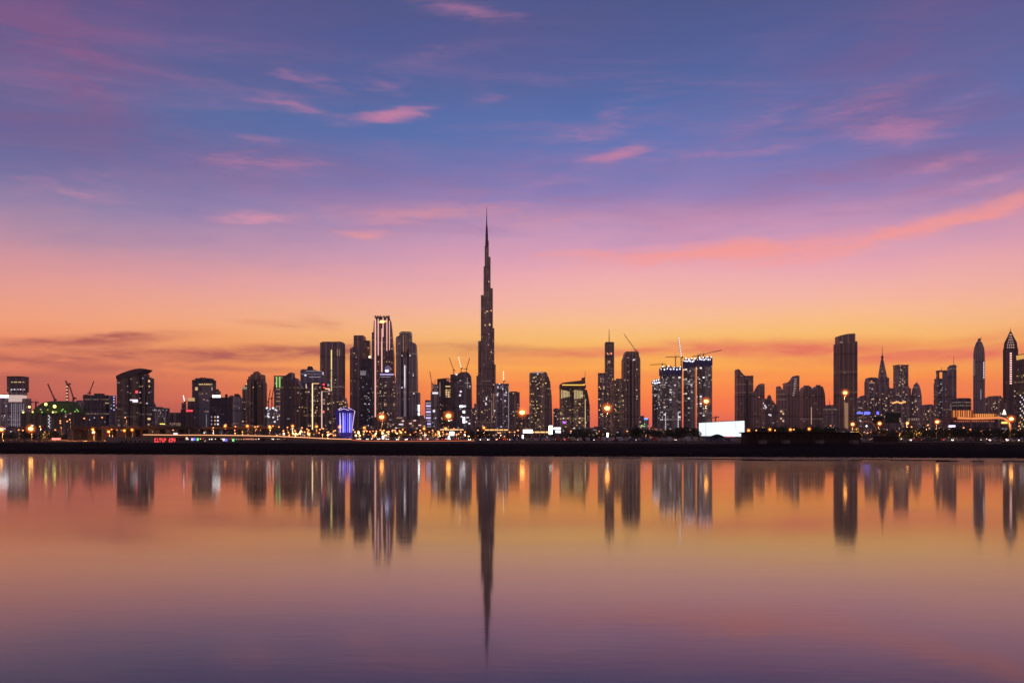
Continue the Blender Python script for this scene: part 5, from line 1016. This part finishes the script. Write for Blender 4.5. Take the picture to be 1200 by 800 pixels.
while x < 1206:
    w = rg.uniform(7, 19); D = rg.uniform(1150, 1480); top_ = rg.uniform(500.5, 506.5)
    if 88 < x < 235: top_ = rg.uniform(497, 503)
    if 808 < x+w and x < 874: x = 874.5; continue
    nm = near(x+w/2)
    s = Tower('low_building', 'dim low building at the foot of the '+nm, x+w/2, D, 'building', 'low buildings below the '+nm)
    s.box('walls', x, x+w, top_, fm[rg.randrange(4)], d=rg.uniform(.5, 1.1), g=rg.choice([0,2,3]), rot=rg.choice([0,0,14,-12])); s.box('roof_room', x+w*.2, x+w*rg.uniform(.4,.7), top_-rg.uniform(.5,1.2), ROOF, top_, d=.7)
    if rg.random() < .6: s.box('rear_wing', x+w*.5, x+w*.98, top_-rg.uniform(.8,2), fm[rg.randrange(4)], d=.8, dy=14)
    for _ in range(rg.choice([0,1,2,3])): s.stick('window', rg.uniform(x+1, x+w-1), rg.uniform(top_+1, 510), 1.2, .7, rg.choice([gW, gWd, gC, gP]))
    x += w*rg.uniform(.75, 1.15)

# ------------------------------------------------------------ trees
def leafm(): 
    return simple('leaf', (.045,.06,.03), .8, bscale=1.5)
def crown_mesh(name, r, h, n, seed, fl=1.):
    rg = random.Random(seed); vs, fs = [], []
    cl_ = [(Vector((rg.uniform(-.7,.7)*r, rg.uniform(-.7,.7)*r, rg.uniform(.25,.85)*h)), rg.uniform(.28,.5)*r) for _ in range(9)]
    for i in range(n):
        c, cr_ = rg.choice(cl_); d = Vector((rg.gauss(0,1), rg.gauss(0,1), rg.gauss(0,.8))).normalized()*cr_*rg.uniform(.5,1.15)
        p = c+d; q = rg.uniform(.05,.13)*r*fl; u = Vector((rg.gauss(0,1),rg.gauss(0,1),rg.gauss(0,1))).normalized(); w = u.cross(Vector((rg.random(),rg.random(),rg.random()))).normalized()
        k = len(vs); vs += [tuple(p-u*q), tuple(p+w*q*.6), tuple(p+u*q), tuple(p-w*q*.6)]; fs.append((k,k+1,k+2,k+3))
    me = bpy.data.meshes.new(name); me.from_pydata(vs, [], fs); me.materials.append(leafm()); return me
bark = simple('bark', (.09,.065,.05), .9)
def trunk_mesh(h, r, seed):
    rg = random.Random(seed); sh = [cyl(0,0,0,h*.45,r,r*.65,7)]
    for i in range(5):
        a_ = rg.uniform(0,6.28); sh.append(bar((0,0,h*.4), (math.cos(a_)*h*.25, math.sin(a_)*h*.25, h*rg.uniform(.6,.85)), r*.35, 5))
    v, f = merge(*sh); me = bpy.data.meshes.new('trunk'); me.from_pydata(v, [], f); me.materials.append(bark); return me
TV = [(crown_mesh('crown', 3.6, 6.5, 620, 5+i), trunk_mesh(6.5, .28, i)) for i in range(4)]
def palm_crown(seed):
    rg = random.Random(seed); vs, fs = [], []
    for i in range(16):
        a_ = i/16*6.28+rg.uniform(-.1,.1); up = rg.uniform(.1,1.0); L_ = rg.uniform(2.3,3.0); c_, s_ = math.cos(a_), math.sin(a_)
        prev = None
        for j in range(6):
            t_ = j/5; rr = L_*t_; z = 5+up*t_*1.6-t_*t_*2.0*(1.2-up*.4); w = .38*math.sin(math.pi*min(1,t_*.9+.08)); k = len(vs)
            vs += [(c_*rr-s_*w, s_*rr+c_*w, z-.12), (c_*rr, s_*rr, z), (c_*rr+s_*w, s_*rr-c_*w, z-.12)]
            if prev is not None: fs += [(prev,prev+1,k+1,k),(prev+1,prev+2,k+2,k+1)]
            prev = k
    me = bpy.data.meshes.new('crown'); me.from_pydata(vs, [], fs); me.materials.append(leafm()); return me
PT = bpy.data.meshes.new('trunk'); v, f = merge(cyl(0,0,0,2.6,.24,.2,8), cyl(0,0,2.6,5.05,.2,.16,8)); PT.from_pydata(v, [], f); PT.materials.append(bark)
PV = [palm_crown(3), palm_crown(8)]
def tree(px, D, sc_, label, group, palm=False, seed=0, name='tree'):
    rg = random.Random(px*7+seed); r = empty('palm_tree' if palm else name, (wx(px, D), D, GZ), rg.uniform(0,6.28)); r.scale = (sc_, sc_, sc_*rg.uniform(.9,1.1)); tag(r, label, 'palm tree' if palm else 'tree', group)
    cm, tm = (PV[rg.randrange(2)], PT) if palm else TV[rg.randrange(4)]
    for nm_, me in (('crown', cm), ('trunk', tm)):
        o = bpy.data.objects.new(nm_, me); C.objects.link(o); o.parent = r
for px, lab in ((10.6,'dark palm on the bank below the pale bluish tower'),(28.4,'dark palm on the bank below the white-collared tower'),(47,'dark palm beside the red neon strip'),(56.4,'small dark palm nearest the red neon strip')): tree(px, 370, .62 if px != 56.4 else .5, lab, None, True)
rg = random.Random(5)
def row(x0, x1, n, D0, D1, y0, y1, what='dark bushy tree'):
    for i in range(n):
        px = x0+(x1-x0)*(i+rg.uniform(.1,.9))/n; D = rg.uniform(D0, D1); yt = rg.uniform(y0, y1); sc_ = (wz(yt, D)-GZ)/6.4
        nm = near(px); tree(px, D, max(.35, sc_), what+' in the row before the '+nm, 'trees in front of the '+nm, seed=i)
row(876, 978, 20, 500, 640, 499, 503); row(736, 820, 14, 650, 800, 499.5, 503.5); row(1060, 1200, 22, 640, 780, 499, 504); row(556, 572, 3, 620, 700, 501, 504); row(1000, 1060, 7, 600, 700, 500, 505); row(664, 736, 9, 700, 900, 503, 507); row(0, 80, 9, 620, 800, 503, 507); row(430, 520, 9, 900, 1050, 504, 507)

# ------------------------------------------------------------ street lamps
def lamp_light(parent, z, e, y=-.8):
    l = bpy.data.lights.new('lamp_light', 'SPOT'); l.energy = e*3.2; l.spot_size = R(150); l.spot_blend = .6; l.color = (1,.42,.12); l.shadow_soft_size = .4
    o = bpy.data.objects.new('lamp_light', l); C.objects.link(o); o.parent = parent; o.location = (0, y, z)
def globe_mat(R_):  # emissive volume for the added glare ball around a bulb
    key = 'halo_ball%.1f' % R_
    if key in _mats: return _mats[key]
    m = bpy.data.materials.new('lamp_halo'); m.use_nodes = True; t = m.node_tree; t.nodes.remove(t.nodes['Principled BSDF'])
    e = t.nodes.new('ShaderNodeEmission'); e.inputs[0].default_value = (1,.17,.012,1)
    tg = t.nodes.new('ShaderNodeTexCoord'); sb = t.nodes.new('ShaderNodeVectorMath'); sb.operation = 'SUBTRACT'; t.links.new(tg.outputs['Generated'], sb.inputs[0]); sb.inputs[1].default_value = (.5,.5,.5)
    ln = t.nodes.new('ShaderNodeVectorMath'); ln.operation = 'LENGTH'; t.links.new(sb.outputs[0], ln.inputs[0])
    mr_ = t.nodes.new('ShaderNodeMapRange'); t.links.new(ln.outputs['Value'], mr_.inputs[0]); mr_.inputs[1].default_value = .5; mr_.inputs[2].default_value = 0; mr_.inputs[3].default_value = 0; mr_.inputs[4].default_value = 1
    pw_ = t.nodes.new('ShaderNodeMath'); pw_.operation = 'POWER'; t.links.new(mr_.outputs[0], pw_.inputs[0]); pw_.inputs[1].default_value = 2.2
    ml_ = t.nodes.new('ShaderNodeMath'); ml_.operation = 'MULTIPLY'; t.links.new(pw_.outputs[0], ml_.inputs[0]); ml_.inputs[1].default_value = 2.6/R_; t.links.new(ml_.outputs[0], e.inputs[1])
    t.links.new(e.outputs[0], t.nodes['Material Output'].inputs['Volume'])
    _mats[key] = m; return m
def street_lamp(px, py, D, label, group=None, r=None, mat=None, light=0., halo=0., thick=1.):
    z = wz(py, D)-GZ; root = empty('street_lamp', (wx(px, D), D, GZ)); tag(root, label, 'street lamp', group)
    r = r or .55*D/981*1.15
    pw = max(.09, .15*D/981)*thick
    mesh_obj('pole', *cyl(0, .9, 0, z+.1, pw*1.2, pw*.7, 8), STEEL, root)
    mesh_obj('arm', *bar((0,.9,z+.05), (0,-.4,z+.15), pw*.6, 6), STEEL, root)
    mesh_obj('lamp_head', *box(-r*.55, r*.55, -r*.6-.2, r*.5, z+r*.42, z+r*.75), STEEL, root)
    mesh_obj('bulb', *ball((0,-.35,z), r, 10, 6, .8), mat or gHead, root)
    if halo: mesh_obj('globe', *ball((0,-.35,z), r*halo, 16, 10, 1.), globe_mat(r*halo), root)  # emissive volume ball added to imitate the glare around the bulb
    if light: lamp_light(root, z-r*1.1-.4, light)
    return root
BIG = [(990.3,460,820,'tallest street lamp, blazing in front of the massive blocky tower',.62),(827.4,470,860,'tall blazing street lamp standing over the white screen',.7),(711.6,478,900,'tall blazing street lamp in front of the masted tower',.85),(612,483,950,'tall orange street lamp beside the golden-window tower',.85),
       (525.6,487,980,'tall orange street lamp in front of the yellow-windowed tower',.8),(447.4,488.4,1000,'tall orange street lamp in front of the lens-topped tower',.72),(36.4,502.2,560,'large orange street lamp below the white-collared tower',1.25),(1184.6,490.6,520,'bright street lamp at the bend of the footbridge',1.0),
       (2,503,560,'orange street lamp at the very edge of the frame by the pale bluish tower',.9),(1098,494,600,'orange street lamp before the open-frame tower',.9),(1030.6,496,600,'orange street lamp before the arched-crown tower',.8),(999,497,650,'orange street lamp at the foot of the massive blocky tower',.9),(1063,495.6,700,'small orange street lamp before the wide orange-row block',.7)]
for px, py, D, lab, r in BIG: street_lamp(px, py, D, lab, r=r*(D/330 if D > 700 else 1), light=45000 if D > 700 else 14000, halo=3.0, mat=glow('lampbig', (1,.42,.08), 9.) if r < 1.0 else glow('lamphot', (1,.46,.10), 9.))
SM = [(22,503.5),(27,504),(47,499.5),(71,493),(71,495.5),(79,493.5),(82,491.5),(65,503.5),(99,490),(120,489),(147,489),(109,503),(110,506.5),(127.4,505.5),(131,503),(137,503.5),(146,504.3),(155,503.5),(179,502.5),(191.4,502),(203,503.5),(218,507),(234,504),(230,507.5),(239,507),(250,507),(250,501),(249,503),(264,499),(276,499.6),(275,504),(280,504),
      (290,499),(292,506),(299,500),(302,499.5),(316,499.6),(320,499),(316.6,501),(327,500),(337,500.5),(343,499),(343,502),(338,506.5),(354,501),(360,502.5),(357,506),(363,507.5),(371,499.5),(375,503),(379,502),(374,507),(378,509),(391,505),(391,510),(398,500),(408,505),(402,510),(420,505),(427,501),(426,505),(430,505),(432,509),(437,505),(441,505),(448,505),(450,504),(454,506),(463,504),(465,508),(472,503),
      (475,506),(481,509),(487,506),(488,509),(497,502),(503,506),(500,508),(512,509),(515,506),(519,506),(522,502),(524,508),(535,509),(532,502),(540,506),(545,506),(549,511),(567,501),(579,503),(591,511),(597,506),(603,506),(669,505),(702,505),(735,505),(757,505),(768,504),(770,508),(783,505),(795,504),(809,504),(877,504),(886,504),(902,503),(908,504),(926,503.2),(930,503),(948,502.4),(973,498.4),
      (352,505),(346,505),(309,506),(306,504),(284,506),(411,508),(416,506),(456,509),(507,504),(494,507),(555,508),(560,510),(585,507),(607,504),(440,508),(385,506),(1087,498),(1068,500),(1129,501),(1160,503),(1194,499),(1150,505),(1137,503)]
BR = {(109,503),(110,506.5),(127.4,505.5),(264,499),(290,499),(316,499.6),(316.6,501),(343,499),(371,499.5),(398,500),(427,501),(497,502),(522,502),(567,501),(768,504),(902,503),(926,503.2),(948,502.4),(877,504),(155,503.5),(146,504.3)}
WH = {(239,507),(250,507)}
rl = random.Random(91)  # extra lamps strewn at random to add orange glow along the shore
for i in range(64): SM.append((round(rl.triangular(196, 640, 430), 1), round(rl.uniform(503.5, 510.5), 1)))
for i in range(22): SM.append((round(rl.uniform(1000, 1196), 1), round(rl.uniform(505, 509.5), 1)))
k = 0
for px, py in SM:
    D = min(1120, max(520, 8.5*F/(512-py))); nm = near(px); b_ = (px, py) in BR
    if 870 < px < 952: D = 465
    if nm == 'sail-roofed tower' or 100 < px < 135: D = min(D, 540) if py > 502.8 else D
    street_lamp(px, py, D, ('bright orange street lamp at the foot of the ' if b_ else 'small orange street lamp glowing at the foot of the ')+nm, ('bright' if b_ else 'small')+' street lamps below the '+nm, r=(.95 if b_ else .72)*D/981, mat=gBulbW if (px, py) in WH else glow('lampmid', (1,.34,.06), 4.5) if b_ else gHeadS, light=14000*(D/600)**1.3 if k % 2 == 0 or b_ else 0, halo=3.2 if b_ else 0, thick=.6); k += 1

# ------------------------------------------------------------ vehicles
GLS = simple('car_glass', (.02,.02,.025), .15); TYR = simple('tyre', (.02,.02,.02), .8)
def car_proto(paint_, kind):
    L_, W_, H_ = {'car': (4.4,1.8,1.45), 'van': (5.2,2.0,2.2), 'suv': (4.7,1.9,1.8)}[kind]
    hood = .95 if kind != 'van' else .45; bonz = H_*.58
    pr = [(-L_/2,.35),(-L_/2,bonz),(-L_/2+.25,H_*.94),(-L_/2+.6,H_),(L_/2-hood-.9,H_),(L_/2-hood,bonz+.06),(L_/2-.1,bonz-.12),(L_/2,.35)]
    n = len(pr); vs = [(x,-W_/2*(1 if z < bonz+.1 else .86),z) for x,z in pr]+[(x,W_/2*(1 if z < bonz+.1 else .86),z) for x,z in pr]
    fs = [tuple(range(n)), tuple(reversed(range(n,2*n)))]+[(i,(i+1)%n,n+(i+1)%n,n+i) for i in range(n)]
    parts = [('body', vs, fs, paint_)]
    v, f = merge(box(-L_/2+.75, L_/2-hood-.75, -W_/2*.96, -W_/2*.9, bonz+.08, H_-.16)); parts.append(('window', v, f, GLS))
    v, f = merge(box(-L_/2+.75, L_/2-hood-.75, W_/2*.9, W_/2*.96, bonz+.08, H_-.16)); parts.append(('window', v, f, GLS))
    for sx in (-1, 1):
        for sy in (-1, 1):
            ring = [(sx*L_*.31+.34*math.cos(t_), sy*W_*.48+q, .34+.34*math.sin(t_)) for q in (-.1,.1) for t_ in [i*math.pi/5 for i in range(10)]]
            parts.append(('wheel', ring, [tuple(range(10)), tuple(reversed(range(10,20)))]+[(i,(i+1)%10,10+(i+1)%10,10+i) for i in range(10)], TYR))
    for sy in (-1, 1):
        parts.append(('headlight', *box(L_/2-.03, L_/2+.05, sy*W_*.36-.18, sy*W_*.36+.18, .55, .8), 'H')); parts.append(('tail_light', *box(-L_/2-.05, -L_/2+.03, sy*W_*.38-.15, sy*W_*.38+.15, .75, .95), 'T'))
    return parts
HL = glow('headlight', (1,.8,.6), 10.); HO = simple('headlight_off', (.5,.5,.5), .2); TO = simple('tail_off', (.2,.02,.02), .3)
COLS = [('white',(.4,.4,.4)),('silver',(.22,.22,.23)),('black',(.02,.02,.02)),('grey',(.15,.15,.16)),('sand',(.38,.32,.24)),('red',(.35,.03,.03)),('dark blue',(.03,.05,.14))]
PR = {}
def car(x, y, rz, ci, kind, lit, label, group):
    key = (ci, kind, lit)
    if key not in PR:
        PR[key] = []
        for nm_, v, f, m_ in car_proto(simple('paint_'+COLS[ci][0].replace(' ','_'), COLS[ci][1], .3), kind):
            me = bpy.data.meshes.new(nm_); bm = bmesh.new(); bv = [bm.verts.new(q) for q in v]
            for q in f: bm.faces.new([bv[i] for i in q])
            bmesh.ops.recalc_face_normals(bm, faces=bm.faces); bm.to_mesh(me); bm.free()
            me.materials.append((HL if lit else HO) if m_ == 'H' else (gTail if lit else TO) if m_ == 'T' else m_); PR[key].append((nm_, me))
    r = empty('parked_car' if not lit else 'car', (x, y, GZ+.012), rz); tag(r, label, 'car', group)
    for nm_, me in PR[key]:
        o = bpy.data.objects.new(nm_, me); C.objects.link(o); o.parent = r
rg = random.Random(77)
# cars parked behind the bank and cars driving along the shore road, headlights on
def line_at(line, px):
    best = None
    for (x0, y0), (x1, y1) in zip(line, line[1:]):
        for i in range(41):
            t_ = i/40; x_ = x0+(x1-x0)*t_; y_ = y0+(y1-y0)*t_; d_ = abs(x_/y_*F+600-px)
            if best is None or d_ < best[0]: best = (d_, x_, y_, math.atan2(y1-y0, x1-x0))
    return best[1:]
pk = 603.
while pk < 868:
    ci = rg.randrange(7); kd = rg.choice(['car','car','suv','van']); D = 470 if pk < 700 else 450-(pk-700)*.3
    nm = near(pk); car(wx(pk, D), D, rg.choice([1.57,-1.57])+rg.uniform(-.1,.1), ci, kd, False, COLS[ci][0]+' '+kd+' parked on the bank in front of the '+nm, COLS[ci][0]+' '+kd+'s parked before the '+nm); pk += rg.choice([5,5.5,6,7,9,12])
for px in [457,466,475,483,492,503,513,524,536,545,556,563,574,582,590,598,607,617,628,637,648,659,666,676,684,693,704,716,724,733,746,755,764,771,780,786,797,806,812,880,1012,1021,1048,1053,1060,1068,1076,1085,1090,1096,1106,1113,1121,1128,1133,1141,1149,1156,1163,1171,1180,1190,1198]:
    x_, y_, an = line_at(RD, px); off = rg.choice([-3.6,-1.8,1.8,3.6]); ci = rg.randrange(7); kd = rg.choice(['car','suv','car'])
    n_ = Vector((-math.sin(an), math.cos(an))); nm = near(px); toward = off < 0
    car(x_+n_.x*off, y_+n_.y*off, an+(math.pi if toward else 0), ci, kd, True, COLS[ci][0]+' '+kd+' with lights on driving along the shore road before the '+nm, COLS[ci][0]+' '+kd+'s driving before the '+nm)
# a busier road farther inland
for i in range(76):
    px = 225+i*5.1+rg.uniform(-2,2) if i < 62 else 1010+(i-62)*13+rg.uniform(-3,3); D = rg.uniform(640, 760); ci = rg.randrange(7); kd = rg.choice(['car','suv','van'])
    nm = near(px); car(wx(px, D), D, rg.choice([-1.35,-1.8,1.4,-.6,-2.6]), ci, kd, True, COLS[ci][0]+' '+kd+' on the inland road beneath the '+nm, COLS[ci][0]+' '+kd+'s on the inland road below the '+nm)
